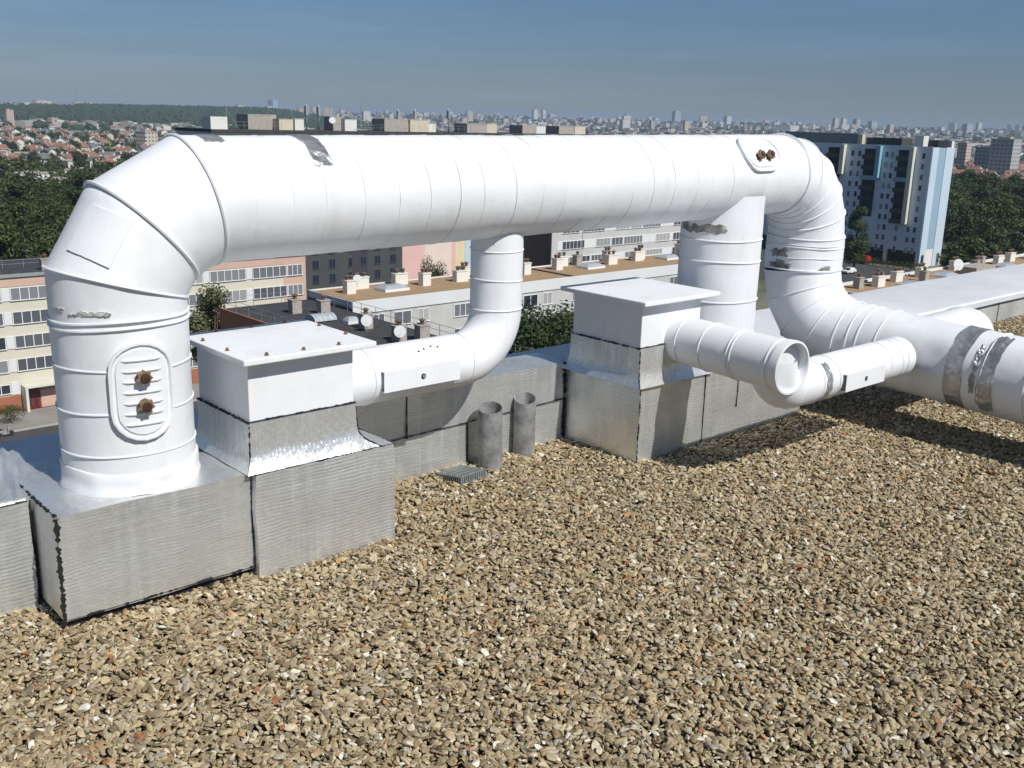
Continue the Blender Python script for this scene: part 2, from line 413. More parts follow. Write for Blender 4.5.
# trunk
mb = MB(); duct(mb, [P3, Pend], RD, UY, n0=(Vector(P3) - Vector(P2)), step=.05, dents=[((2.6, YD - .2, 1.2), .3, .004)])
tr_d = (Vector(Pend) - Vector(P3)).normalized()
for i in range(22):
    x = P3[0] + .11 + i * .145 + rnd.uniform(-.018, .018)
    if x > Pend[0] - .05: break
    ridge_ring(mb, Vector(P3) + tr_d * (x - P3[0]), tr_d + Vector((0, .05, .03)), RD, rnd.choice((.0008, .0012, .0015)), .004)
trunk = mb.build('trunk', M['paint'], big)
ax = lambda x: Vector(P3) + tr_d * (x - P3[0])
for x, a0, a1, l, sd in ((1.53, .05, .42, .036, 5.1), (1.885, .05, 1.0, .036, 8.3)):
    mb = MB(); cyl_patch(mb, ax(x), tr_d, (0, 0, 1), RD, a0 - .1, a1, -l, l, .006, .003, 26, 8, seed=sd, crumple=.003)
    mb.build('foil_tape_patch', M['tape'], big)
# right elbow: five gores from the trunk down
ER = .36; cz = ZB - ER; cx = Pend[0] + .0
pts = [(cx + ER * math.sin(t) , YD, cz + ER * math.cos(t)) for t in (R_(a) for a in (0, 18, 36, 54, 72, 90))]
zj = .80
mb = MB(); duct(mb, [(Pend[0] - .001, YD, ZB)] + pts[1:], RD + .003, UY, n0=tr_d, n1=(0, 0, -1), ends=(True, True), bead=.0042, step=.04)
ridge_ring(mb, (Pend[0] - .001, YD, ZB), tr_d, RD + .001, .005)
mb.build('elbow', M['paint'], big)
xr = pts[-1][0]; XR = xr
mb = MB(); duct(mb, [(xr, YD, cz), (xr, YD, zj)], RD + .008, UY, ends=(False, True), step=.03, dents=[((xr - .1, YD - .2, .9), .1, .006)])
for z, t_ in ((cz, .004), (.945, .002), (.93, .003), (.865, .0022), (zj, .0045)): ridge_ring(mb, (xr, YD, z), dn, RD + .008, t_, .004, .005)
mb.build('drop', M['paint'], big)
for (a0, a1, z0, z1, sd) in ((-1.92, -1.45, .872, .915, 1.4), (-1.98, -1.35, .805, .835, 2.9), (-.5, -.25, .80, .825, 6.6), (-1.75, -1.5, .83, .85, 8.6)):
    mb = MB(); cyl_patch(mb, (xr, YD, 0), dn, (0, -1, 0), RD + .008, a0, a1, z0, z1, .016, .0022, 26, 8, seed=sd); mb.build('peeled_paint_patch', M['peel'], big)
# lower elbow towards the roof and horizontal run
LR = .365; zh = .42; UX = (1, 0, 0); cy = YD - LR
pts2 = [(xr, YD - LR * (1 - math.cos(R_(a))), zh + LR * (1 - math.sin(R_(a)))) for a in (0, 22.5, 45, 67.5, 90)]
mb = MB(); duct(mb, pts2, RD + .003, UX, n0=(0, 0, -1), n1=(0, -1, 0), ends=(True, True), bead=.0042)
mb.build('elbow', M['paint'], big)
Ye = -1.6; ZE = .25
mb = MB(); duct(mb, [(xr, cy, zh), (xr - .10, Ye, ZE)], RD, UX, step=.05, dents=[((xr - .22, 2.34, zh + .06), .10, .020), ((xr - .1, 2.45, zh + .18), .12, .007)])
hd_d = (Vector((xr - .10, Ye, ZE)) - Vector((xr, cy, zh))).normalized()
hx = lambda y: Vector((xr, cy, zh)) + hd_d * ((cy - y) / -hd_d.y)
for y in (2.83, 2.77, 2.66, 2.06, 1.84, 1.70, 1.42, 1.2, .9, .6, .3): ridge_ring(mb, hx(y), hd_d, RD, .0045, .002, .003)
mb.build('run', M['paint'], big)
for y, l, a0, a1, sd in ((2.20, .046, -2.6, 1.9, 4.4), (2.03, .040, -2.4, -.25, 7.7), (2.095, .012, -1.9, -.7, 9.1)):
    mb = MB(); cyl_patch(mb, hx(y), hd_d, (0, 0, 1), RD, -a1, -a0, -l, l, .010, .004, 44, 8, seed=sd, crumple=.006); mb.build('foil_tape_patch', M['tape'], big)
# short round-ended side branch behind the run
mb = MB(); bp = hx(2.55)
mb.lathe((bp.x + .10, 2.55, .415), [(.168, 0), (.168, .50), (.174, .505), (.174, .52), (.168, .525), (.165, .56), (.152, .61), (.125, .655), (.08, .685), (.03, .696), (0, .697)], (1, 0, .03), 48)
mb.build('side_branch', M['paint'], big)
# tee riser
mb = MB(); duct(mb, [(XT, YD, .37), (XT, YD, 1.25)], RD + .001, UY, ends=(False, False))
for z in (.48, .70, .905): ridge_ring(mb, (XT, YD, z), dn, RD + .001, .0042, .003, .003)
ridge_ring(mb, (XT, YD, 1.02), dn, RD + .001, .004, .003, .003)
mb.build('tee_riser', M['paint'], big)
mb = MB(); cyl_patch(mb, (XT, YD, 0), dn, (0, -1, 0), RD + .001, -2.15, -.85, 1.06, 1.098, .018, .0025, 46, 8, seed=12.4); mb.build('peeled_paint_patch', M['peel'], big)

def stadium(w, h, n=10):
    r = w; pts = []
    for k in range(n + 1): t = PI * k / n; pts.append((r * math.cos(t), h - r + r * math.sin(t)))
    for k in range(n + 1): t = PI + PI * k / n; pts.append((r * math.cos(t), -h + r + r * math.sin(t)))
    return pts
def hatch(c, axis, ref, r, w, h, grooves, knobs, name='access_hatch'):
    """pressed oval access door bent to the duct; long side along axis"""
    d = Vector(axis).normalized(); u = Vector(ref); u = (u - d * u.dot(d)).normalized(); v = d.cross(u); c = Vector(c)
    def P(s, l, q): a = s / r; return c + (u * math.cos(a) + v * math.sin(a)) * (r + q) + d * l
    mb = MB(); prev = None; vs = []; fs = []
    base = stadium(w, h)
    steps = ((1.0, -.004), (1.0, .012), (.975, .017), (.90, .017), (.87, .008), (.80, .008), (.77, .014), (.5, .014), (.2, .014))
    n = len(base)
    for k, q in steps:
        off = (1 - k) * w
        for (s, l) in base:
            sy = max(0., h - w); lc = max(-sy, min(sy, l)); dl = l - lc
            f = 1 - off / w
            vs.append(P(s * f, lc + dl * f, q))
    for j in range(len(steps) - 1):
        for i in range(n):
            k = (i + 1) % n; fs.append((j * n + i, j * n + k, (j + 1) * n + k, (j + 1) * n + i))
    fs.append(tuple((len(steps) - 1) * n + i for i in range(n)))
    mb.add(vs, fs, 0, True)
    for l in grooves:
        mb.tube([P(s, l, .0145) for s in np.linspace(-w * .58, w * .58, 11)], [.002] + [.0055] * 9 + [.002], 8)
    o = mb.build(name, M['paint'], big)
    for s, l in knobs:
        kb = MB(); p = P(s, l, .012); a = s / r; nn = (u * math.cos(a) + v * math.sin(a))
        kb.lathe(p, [(.020, 0), (.021, .004), (.009, .006), (.009, .022)], nn, 14, 0)
        e1 = nn.orthogonal().normalized(); e2 = nn.cross(e1)
        vs2 = []; ns = 14
        for hh, sc in ((.012, .92), (.018, 1.), (.030, .96)):
            for k in range(ns): t = 2 * PI * k / ns; rr = (.027 if k % 2 else .019) * sc; vs2.append(p + nn * hh + e1 * rr * math.cos(t) + e2 * rr * math.sin(t))
        fs2 = [tuple(range(ns))[::-1]] + [(j * ns + i, j * ns + (i + 1) % ns, (j + 1) * ns + (i + 1) % ns, (j + 1) * ns + i) for j in (0, 1) for i in range(ns)] + [tuple(2 * ns + i for i in range(ns))]
        kb.add(vs2, fs2, 0, False)
        kb.lathe(p, [(.0145, .0302), (.0145, .036), (.005, .037)], nn, 12, 1)
        kb.build('knob', [M['brass'], M['rust']], o)
hatch((XL, YD, .735), dn, (-.115, -1, 0), RD, .098, .163, (-.105, -.07, -.035, 0, .035, .07, .105), ((0.0, .052), (0.0, -.042)))
hatch(ax(4.475), tr_d, (.0, -.86, .66), RD, .106, .158, (), ((.030, -.042), (.030, .042)))

# ------------------------------------------------------------------ small branch ducts
def damper(parent, c, axis, out, up, L, Hh, D):
    """white U-shaped damper housing with a black spindle hole"""
    a = Vector(axis).normalized(); o_ = Vector(out).normalized(); u = Vector(up).normalized(); c = Vector(c)
    mb = MB()
    def bx(l0, l1, q0, q1, h0, h1, m=0):
        vs = [c + a * l + o_ * q + u * h for h in (h0, h1) for q in (q0, q1) for l in (l0, l1)]
        mb.add(vs, [(0, 2, 3, 1), (4, 5, 7, 6), (0, 1, 5, 4), (1, 3, 7, 5), (3, 2, 6, 7), (2, 0, 4, 6)], m)
    t = .003
    bx(-L, L, D - t, D, -Hh, Hh); bx(-L, L, -.03, D - t, Hh - t, Hh); bx(-L, L, -.03, D - t, -Hh, -Hh + t)
    bx(-L + .012, L - .012, -.02, D - .012, -Hh + .006, Hh - .006, 1)
    ob = mb.build('damper_box', [M['paint_lid'], M['zinc']], parent)
    k = MB(); k.lathe(c + o_ * D, [(.011, -.001), (.011, .0035), (.007, .0036)], o_, 16, 0); k.lathe(c + o_ * D, [(.0065, .0037), (.0065, .006)], o_, 12, 1)
    k.build('spindle', [M['tar'], M['zinc']], ob)
rp = .114; zp = .592; xv = 2.845; er = .21
bd = thing('branch_duct', 'white branch duct bending up from the nearer vent box into the big duct', 'duct', (2.05, YD, zp), 'white branch ducts joining the big duct')
mb = MB(); duct(mb, [(1.94, YD, zp), (xv - er, YD, zp)], rp, UY, seg=48, wob=.001); 
for x in (1.985, 2.135): ridge_ring(mb, (x, YD, zp), de, rp, .003, .003)
mb.build('straight', M['paint'], bd)
mb = MB(); duct(mb, [(xv - er + er * math.sin(R_(a)), YD, zp + er - er * math.cos(R_(a))) for a in range(0, 91, 9)], rp - .0005, UY, seg=48, joints=False, n0=de, n1=dn, wob=.0005)
ridge_ring(mb, (xv - er, YD, zp), de, rp, .0028); ridge_ring(mb, (xv, YD, zp + er), dn, rp, .0032)
mb.build('elbow', M['paint'], bd)
mb = MB(); duct(mb, [(xv, YD, zp + er), (xv, YD, 1.2)], rp, UY, seg=48, wob=.001)
for z in (.93, 1.06): ridge_ring(mb, (xv, YD, z), dn, rp, .0028, .006)
mb.build('riser', M['paint'], bd)
damper(bd, (2.352, YD - rp * .5, zp - .002), (1, 0, 0), (0, -1, 0), (0, 0, 1), .19, .042, rp * .5 + .018)
for x, z_ in ((2.40, .09), (2.44, .095), (2.37, .085), (2.47, .09)):
    mb = MB(); mb.lathe((x, YD - math.sqrt(rp * rp - z_ * z_) + .002, zp + z_), [(.004, 0), (.0045, .004), (.001, .0055)], (0, -.6, .8), 8)
    mb.build('rivet', M['tar'], bd)
# second branch: stub with blanked open end, elbow under it, run to the big duct
x2, z2, r2 = 3.815, .585, .116
b2 = thing('branch_duct', 'white branch duct with blanked open end sticking out of the farther vent box', 'duct', (x2, 3.0, z2), 'white branch ducts joining the big duct')
pe = Vector((3.78, 2.36, z2 - .010)); ps = Vector((x2, 3.03, z2)); d2 = (pe - ps).normalized()
mb = MB(); duct(mb, [ps, pe], r2, UX, seg=56, wob=.001)
for y in (2.95, 2.80, 2.64, 2.62, 2.42): ridge_ring(mb, ps + d2 * ((3.03 - y)), d2, r2, .0032, .003)
# rolled lip and the wall inside the mouth
mb.lathe(pe, [(r2 - .002, -.045), (r2 + .006, -.04), (r2 + .007, -.004), (r2 + .006, .004), (r2 - .003, .005), (r2 - .006, 0), (r2 - .008, -.05)], d2, 56)
mb.build('stub', M['paint'], b2)
mb = MB(); mb.lathe(pe + d2 * -.05, [(0, .004), (.080, .006), (.088, .012), (.096, .010), (r2 - .007, .010), (r2 - .007, -.01)], d2, 48); 
mb.build('end_cap', M['paint'], b2)
yb, zb, rb = 2.47, .445, .105; e2 = .15
xb = x2 + .0
mb = MB(); duct(mb, [(xb + e2 * (1 - math.cos(R_(a))) - .02, yb, zb + e2 - e2 * math.sin(R_(a))) for a in range(0, 91, 10)], rb, UY, seg=48, joints=False, n0=(0, 0, -1), n1=de, wob=.0006)
mb.build('elbow', M['paint'], b2)
mb = MB(); duct(mb, [(xb + e2 - .02, yb, zb), (4.95, yb, zb)], rb, UY, seg=48, wob=.001)
for x in (4.08, 4.22, 4.70, 4.82): ridge_ring(mb, (x, yb, zb), de, rb, .003, .003)
ridge_ring(mb, (4.875, yb, zb), de, rb, .004, .002)
mb.build('straight', M['paint'], b2)
mb = MB(); cyl_patch(mb, (4.12, yb, zb), de, (0, -1, 0), rb, -1.0, 1.0, -.018, .026, .012, .003, 30, 8, seed=21.); mb.build('foil_tape_patch', M['tape'], b2)
damper(b2, (4.42, yb - rb * .5, zb - .012), (1, 0, 0), (0, -1, 0), (0, 0, 1), .18, .042, rb * .5 + .018)

# ------------------------------------------------------------------ vent boxes
def rect_loft(mb, levels, m=0, cap=False, nseg=14):
    """levels = [(x0,x1,y0,y1,z)]"""
    rings = []
    for x0, x1, y0, y1, z in levels:
        r = []
        for (ax_, ay), (bx_, by) in (((x0, y0), (x1, y0)), ((x1, y0), (x1, y1)), ((x1, y1), (x0, y1)), ((x0, y1), (x0, y0))):
            for k in range(nseg): t = k / nseg; r.append((ax_ + (bx_ - ax_) * t, ay + (by - ay) * t, z))
        rings.append(r)
    n = 4 * nseg; vs = [p for r in rings for p in r]; fs = []
    for j in range(len(rings) - 1):
        for i in range(n): k = (i + 1) % n; fs.append((j * n + i, j * n + k, (j + 1) * n + k, (j + 1) * n + i))
    if cap: fs.append(tuple((len(rings) - 1) * n + i for i in range(n)))
    mb.add(vs, fs, m, True)
def seam(mb, p0, p1, w, out, seed, n=0, t=.0025, gaps=.25):
    """ragged black bitumen line on an edge; p0 may be a whole polyline"""
    path = [Vector(p) for p in p0] if isinstance(p0, list) else [Vector(p0), Vector(p1)]
    Ls = [(b - a).length for a, b in zip(path[:-1], path[1:])]; tot = sum(Ls); n = n or max(12, int(tot / .006)); out = Vector(out).normalized()
    vs = []; fs = []; sr = random.Random(int(seed * 10))
    for i in range(n + 1):
        q = tot * i / n; k = 0
        while k < len(Ls) - 1 and q > Ls[k]: q -= Ls[k]; k += 1
        c = path[k].lerp(path[k + 1], min(1, q / Ls[k])); d = (path[k + 1] - path[k]).normalized(); s = d.cross(out).normalized(); f = tot * i / n
        nz = lambda a_, b_: mnoise.noise((f * 38 + seed, a_, b_)) + .8 * mnoise.noise((f * 110 + seed, b_, a_))
        a = w * (.45 + .45 * nz(0, 0) + .5 * sr.random() ** 2); b = w * (.45 + .45 * nz(7, 1) + .5 * sr.random() ** 2)
        if mnoise.noise((f * 16 + seed, 3, 5)) + .5 * mnoise.noise((f * 50 + seed, 3, 5)) < -gaps: a *= .1; b *= .1
        a = max(a, .0005); b = max(b, .0005)
        vs += [c - s * a - out * .005, c - s * a * .8 + out * t, c + s * b * .8 + out * t, c + s * b - out * .005]
    for i in range(n):
        for k in range(3): fs.append((i * 4 + k, i * 4 + k + 1, (i + 1) * 4 + k + 1, (i + 1) * 4 + k))
    mb.add(vs, fs, 0, True)
def vent_box(label, x0, x1, y0, y1, zb_, zt, lid, base_z, flare, seed, bm_='bolt'):
    t = thing('vent_box', label, 'vent box', ((x0 + x1) / 2, (y0 + y1) / 2, base_z), 'white sheet metal vent boxes on foil plinths')
    mb = MB(); mb.box(x0, x1, y0, y1, zb_ - .02, zt); mb.build('body', M['paint'], t, bevel=.003)
    lx0, lx1, ly0, ly1 = lid
    mb = MB(); mb.box(lx0, lx1, ly0, ly1, zt + .0005, zt + .022)
    l = mb.build('lid', M['paint_lid'], t, bevel=.004)
    n = 3 if bm_ == 'bolt' else 0
    for i in range(n):
        for (x, y) in ((lx0 + .05 + (lx1 - lx0 - .1) * (i + .35) / n, ly0 + .03), (lx0 + .05 + (lx1 - lx0 - .1) * (i + .6) / n, ly1 - .03)):
            k = MB(); k.lathe((x, y, zt + .022), [(.008, 0), (.008, .003), (.0055, .0035), (.0055, .010), (.002, .011)], (0, 0, 1), 8, smooth=False); k.build('bolt', M[bm_], l)
    for y in (ly0 + .17, ly1 - .15) if n else ():
        for x in (lx0 + .025, lx1 - .025):
            k = MB(); k.lathe((x, y, zt + .022), [(.008, 0), (.008, .003), (.0055, .0035), (.0055, .010), (.002, .011)], (0, 0, 1), 8, smooth=False); k.build('bolt', M[bm_], l)
    # foil skirt flaring on to the plinth
    mb = MB(); lv = []; H = zb_ - base_z
    g = .006
    for f, o in ((1.06, 0), (.95, 0), (.7, .002), (.5, .004), (.40, .008), (.32, .015), (.24, .026), (.17, .040), (.11, .055), (.05, .070), (0.012, .080)):
        q = o * flare
        lv.append((x0 - g - q * .35, x1 + g + q * 1.1, y0 - g - q * .42, y1 + g + q * .5, base_z + H * f))
    rect_loft(mb, lv)
    ripple = []
    for p in mb.v:
        p = Vector(p); f = (p.z - base_z) / H
        amp = .0035 * max(0, 1 - abs(f - .2) / .22)
        k = math.sin((p.x + p.y) * 2 * PI / .021) if False else 0
        ripple.append(tuple(p + Vector((.006 * mnoise.noise(p * 8), .006 * mnoise.noise(p * 8 + Vector((9, 0, 0))), 0)) * (1 - min(1, f))))
    mb.v = ripple
    # small pressed ribs where the skirt bends
    def q_at(f): return .08 * max(0, 1 - f / .5) ** 2.2
    fz = (.46, .36, .28, .2, .14)
    for i in range(int((x1 - x0) / .0165)):
        x = x0 + .010 + i * .0165 + rnd.uniform(-.002, .002)
        mb.tube([(x + rnd.uniform(-.002, .002), y0 - g - q_at(f) * .42 * flare - .0002, base_z + H * f) for f in fz], [.0005, .0032, .0052, .0038, .0005], 5)
    for i in range(int((y1 - y0) / .0165)):
        y = y0 + .010 + i * .0165
        mb.tube([(x0 - g - q_at(f) * .35 * flare - .0002, y, base_z + H * f) for f in fz], [.0005, .0022, .0036, .0028, .0005], 5)
    sk = mb.build('foil_skirt', M['foil_v'], t)
    mb = MB()
    seam(mb, (x0 - g, y0 - g, zb_ + .015), (x1 + g, y0 - g, zb_ + .015), .004, (0, -1, 0), seed, gaps=.0)
    seam(mb, (x0 - g, y1 + g, zb_ + .01), (x0 - g, y0 - g, zb_ + .01), .006, (-1, 0, 0), seed + 3, gaps=.2)
    cor = lambda sx, kx: [((x0 - g if sx < 0 else x1 + g) + sx * q * kx, y0 - g - q * .42, base_z + H * f) for f, q in ((1.0, 0), (.7, .002), (.5, .004), (.40, .008), (.32, .015), (.24, .026), (.17, .040), (.11, .055), (.05, .070), (0.02, .080))]
    seam(mb, cor(-1, .35), None, .005, (-.7, -.7, .2), seed + 5, gaps=.15)
    seam(mb, cor(1, 1.1), None, .004, (.7, -.7, .2), seed + 7, gaps=.1)
    mb.build('bitumen_seam', M['tar'], sk)
    return t
vent_box('nearer white vent box with flat bolted lid, beside the left duct riser', 1.532, 1.953, 3.045, 3.44, .557, .783, (1.490, 2.018, 2.985, 3.495), .390, 1.0, 1.)
vent_box('farther white vent box with flat lid and pipe stub on its front', 3.528, 3.965, 3.02, 3.47, .560, .782, (3.48, 4.045, 2.965, 3.525), .383, 1.0, 11., 'paint_lid')

# ------------------------------------------------------------------ foil clad plinths
def wrinkled_box(mb, x0, x1, y0, y1, z0, z1, amp=.006, step=.045, slope=(0, 0), seed=0., m=0):
    def face(o, a, b, na, nb):
        vs = []; fs = []
        for i in range(na + 1):
            for j in range(nb + 1):
                p = Vector(o) + Vector(a) * (i / na) + Vector(b) * (j / nb); vs.append(p)
        for i in range(na):
            for j in range(nb): k = i * (nb + 1) + j; fs.append((k, k + nb + 1, k + nb + 2, k + 1))
        k = mb.add(vs, fs, m, True)
    nx = max(2, int((x1 - x0) / step)); ny = max(2, int((y1 - y0) / step)); nz = max(2, int((z1 - z0) / step))
    k0 = len(mb.v)
    face((x0, y0, z0), (x1 - x0, 0, 0), (0, 0, z1 - z0), nx, nz); face((x0, y1, z0), (x1 - x0, 0, 0), (0, 0, z1 - z0), nx, nz)
    face((x0, y0, z0), (0, y1 - y0, 0), (0, 0, z1 - z0), ny, nz); face((x1, y0, z0), (0, y1 - y0, 0), (0, 0, z1 - z0), ny, nz)
    face((x0, y0, z1), (x1 - x0, 0, 0), (0, y1 - y0, 0), nx, ny); face((x0, y0, z0), (x1 - x0, 0, 0), (0, y1 - y0, 0), nx, ny)
    for i in range(k0, len(mb.v)):
        p = Vector(mb.v[i]); q = p * 6 + Vector((seed, seed, 0))
        dz = slope[0] * (p.x - x0) + slope[1] * (p.y - y0) if p.z > z0 + .5 * (z1 - z0) else 0
        mb.v[i] = tuple(p + amp * Vector((mnoise.noise(q), mnoise.noise(q + Vector((31, 0, 0))), mnoise.noise(q + Vector((0, 57, 0))))) + Vector((0, 0, dz)))
PG = 'foil clad plinths under the white ducts'
pa = thing('foil_plinth', 'foil clad plinth with black torn corner under the left duct riser', 'plinth', (1.19, 3.3, 0), PG)
mb = MB(); wrinkled_box(mb, .872, 1.519, 3.035, 3.62, .035, .388, .006, seed=2.); mb.build('foil_cladding', M['foil_soft'], pa, weld=True)
mb = MB(); mb.box(.885, 1.512, 3.055, 3.6, -.03, .06); mb.build('bitumen_base', M['tar'], pa)
mb = MB()
seam(mb, (.872, 3.035, .385), (.870, 3.035, .03), .0115, (-.5, -.85, 0), 2.2, gaps=.35); seam(mb, (.872, 3.60, .388), (.872, 3.035, .39), .008, (-.5, 0, .9), 4.2, gaps=.1)
seam(mb, (.88, 3.033, .042), (1.515, 3.033, .040), .008, (0, -1, 0), 6.2, gaps=-.05); seam(mb, (1.519, 3.034, .39), (1.519, 3.03, .02), .004, (0, -1, 0), 8.1, gaps=0.)
mb.build('bitumen_seam', M['tar'], pa)
pb = thing('foil_plinth', 'foil clad plinth under the nearer vent box, with horizontal ribs', 'plinth', (1.81, 3.3, 0), PG)
mb = MB(); wrinkled_box(mb, 1.522, 2.105, 3.0, 3.60, -.03, .389, .006, seed=7.); mb.build('foil_cladding', M['foil'], pb, weld=True)
mb = MB(); seam(mb, (1.524, 3.002, .391), (2.10, 3.002, .391), .0028, (0, -.5, .8), 3.2, gaps=-.1); seam(mb, (1.55, 3.45, .390), (1.523, 3.0, .391), .0035, (0, 0, 1), 5.9, gaps=.2)
seam(mb, (2.105, 3.0, .389), (2.105, 3.30, .39), .004, (.5, 0, .8), 15.9, gaps=.2)
mb.build('bitumen_seam', M['tar'], pb)
pc = thing('foil_plinth', 'long foil clad plinth under the farther vent box and the tee riser', 'plinth', (4.2, 3.3, 0), PG)
mb = MB(); wrinkled_box(mb, 3.525, 4.92, 3.0, 3.62, -.03, .382, .007, seed=13.); mb.build('foil_cladding', M['foil'], pc, weld=True)
mb = MB(); seam(mb, (3.525, 3.0, .386), (3.525, 3.0, -.02), .006, (-.7, -.7, 0), 3.9, gaps=.12); seam(mb, (3.522, 3.58, .387), (3.522, 3.0, .386), .004, (-.7, 0, .7), 7.3, gaps=.1)
seam(mb, (3.53, 2.998, .386), (4.25, 2.998, .385), .0045, (0, -.7, .7), 9.3, gaps=.1); seam(mb, (4.02, 2.996, .38), (4.02, 2.996, .0), .0016, (0, -1, 0), 1.3, gaps=.1)
seam(mb, (4.30, 2.995, .34), (4.30, 2.995, .16), .004, (0, -1, 0), 31.3, gaps=-.02)
mb.build('bitumen_seam', M['tar'], pc)
# foil covered upstand between the plinths and to the left
pm = thing('foil_upstand', 'low foil clad upstand behind the two grey vent stubs', 'upstand', (2.8, 3.6, 0), 'foil clad upstands along the roof edge')
mb = MB(); wrinkled_box(mb, 2.09, 3.535, 3.50, 3.74, -.03, .418, .008, seed=23.); 
mb.build('foil_cladding', M['foil'], pm, weld=True)
mb = MB(); seam(mb, (2.52, 3.494, .42), (2.52, 3.494, .2), .003, (0, -1, 0), 2.6, gaps=0.); seam(mb, (2.10, 3.493, .20), (3.50, 3.493, .225), .003, (0, -1, 0), 3.6, gaps=.0)
seam(mb, (3.51, 3.494, .42), (3.515, 3.494, .02), .014, (0, -1, 0), 5.6, gaps=.25)
seam(mb, (2.87, 3.494, .215), (2.875, 3.494, .0), .004, (0, -1, 0), 8.6, gaps=.35)
mb.build('bitumen_seam', M['tar'], pm)
pl = thing('foil_upstand', 'foil clad upstand at the left picture edge, butting against the left plinth', 'upstand', (.2, 3.4, 0), 'foil clad upstands along the roof edge')
mb = MB(); wrinkled_box(mb, -1.6, .858, 3.26, 3.62, -.03, .375, .008, seed=33.); mb.build('foil_cladding', M['foil'], pl, weld=True)
# crumpled foil saddle lying over the joint
mb = MB(); na, nb = 20, 12; vs = []; fs = []
for i in range(na + 1):
    for j in range(nb + 1):
        u_, v_ = i / na, j / nb
        x = .70 + .20 * v_ + .10 * u_; y = 3.28 + .45 * u_
        z = .378 + .022 * math.sin(PI * v_) * (.5 + .5 * u_) + .015 * u_ + .008 * math.sin(v_ * 30 + u_ * 3) * math.sin(PI * v_) + .012 * mnoise.noise((u_ * 5, v_ * 5, 8))
        vs.append((x, y, z))
for i in range(na):
    for j in range(nb): k = i * (nb + 1) + j; fs.append((k, k + nb + 1, k + nb + 2, k + 1))
k = len(vs); vs += [(x, y, z - .05) for x, y, z in vs]
fs += [tuple(i + k for i in f[::-1]) for f in fs]
rim = [j for j in range(nb + 1)]
W_ = nb + 1
for i in range(na):
    for e in (0, nb): a, b = i * W_ + e, (i + 1) * W_ + e; fs.append((a, b, b + k, a + k))
for j in range(nb):
    for e in (0, na): a, b = e * W_ + j, e * W_ + j + 1; fs.append((a, b, b + k, a + k))
mb.add(vs, fs, 0, True); mb.build('foil_saddle', M['foil_soft'], pl)
mb = MB(); seam(mb, (.855, 3.262, .378), (.60, 3.262, .372), .004, (0, -.7, .7), 2.6, gaps=.1); seam(mb, (.862, 3.258, .38), (.862, 3.258, .0), .005, (0, -1, 0), 12.6, gaps=.0); mb.build('bitumen_seam', M['tar'], pl)

# ------------------------------------------------------------------ grey stubs and drain grate
def stub(x, y, h, lean, label, seed):
    t = thing('vent_stub', label, 'vent pipe', (x, y, 0), 'short zinc vent stubs'); r = .056; seg = 40
    mb = MB(); outer = []; rows = 14
    def ring(rr, z0, f):
        out = []
        for k in range(seg):
            a = 2 * PI * k / seg; top = h + .016 * math.cos(a - .9)
            q = rr * (1 + .035 * math.cos(2 * a + seed))
            z = z0 if f < 1 else top
            out.append((x + q * math.cos(a) + lean[0] * z, y + q * math.sin(a) + lean[1] * z, z))
        return out
    rs = [ring(r, -.03 + (h + .02) * i / rows, 0) for i in range(rows)] + [ring(r, 0, 1), ring(r - .004, 0, 1)] + [ring(r - .004, h - .02 - .24 * i / 4, 0) for i in range(5)]
    vs = [p for q in rs for p in q]; fs = []
    for j in range(len(rs) - 1):
        for i in range(seg): k = (i + 1) % seg; fs.append((j * seg + i, j * seg + k, (j + 1) * seg + k, (j + 1) * seg + i))
    mb.add(vs, fs, 0, True)
    mb.build('pipe', M['zinc'], t, sharp=50)
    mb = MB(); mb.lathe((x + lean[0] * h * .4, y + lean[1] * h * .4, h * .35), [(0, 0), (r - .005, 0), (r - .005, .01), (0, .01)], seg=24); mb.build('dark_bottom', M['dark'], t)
stub(2.935, 3.40, .298, (-.02, .0), 'left one of two short grey zinc vent stubs, with rusty rim', 1.)
stub(3.200, 3.455, .285, (.01, .01), 'right one of two short grey zinc vent stubs, streaked white', 4.)
gt = thing('drain_grate', 'small slotted grey plastic roof drain grate on the gravel', 'drain', (2.72, 3.36, 0))
mb = MB(); gx, gy, gw = 2.735, 3.37, .078; c_, s_ = math.cos(R_(8)), math.sin(R_(8))
def gb(x0, x1, y0, y1, z0, z1):
    vs = []
    for z in (z0, z1):
        for y in (y0, y1):
            for x in (x0, x1):
                X = x * c_ - y * s_; Y = x * s_ + y * c_; vs.append((gx + X, gy + Y, z - Y * .12 - .008))
    mb.add(vs, [(0, 2, 3, 1), (4, 5, 7, 6), (0, 1, 5, 4), (1, 3, 7, 5), (3, 2, 6, 7), (2, 0, 4, 6)])
for y in (-gw, -gw * .5, 0, gw * .5, gw - .008): gb(-gw, gw, y, y + .008, .036, .046)
for i in range(13): x = -gw + i * (2 * gw - .007) / 12; gb(x, x + .007, -gw, gw, .034, .0445)
mb.build('grille', M['grate'], gt)
mb = MB()
for i in range(13): x = -gw + i * (2 * gw - .007) / 12; gb(x, x + .007, -gw - .006, -gw, -.01, .044); gb(x, x + .007, gw, gw + .006, -.01, .044)
for i in range(13): y = -gw + i * (2 * gw - .007) / 12; gb(-gw - .006, -gw, y, y + .007, -.01, .044); gb(gw, gw + .006, y, y + .007, -.01, .044)
gb(-gw - .007, gw + .007, -gw - .007, gw + .007, -.02, .004)
mb.build('frame', M['grate'], gt)
mb = MB(); gb(-gw + .004, gw - .004, -gw + .004, gw - .004, .005, .012); mb.build('dark_sump', M['dark'], gt)

def bricks(name, parent, m, *boxes):
    mb = MB()
    for b in boxes: mb.box(*b)
    return mb.build(name, m, parent)
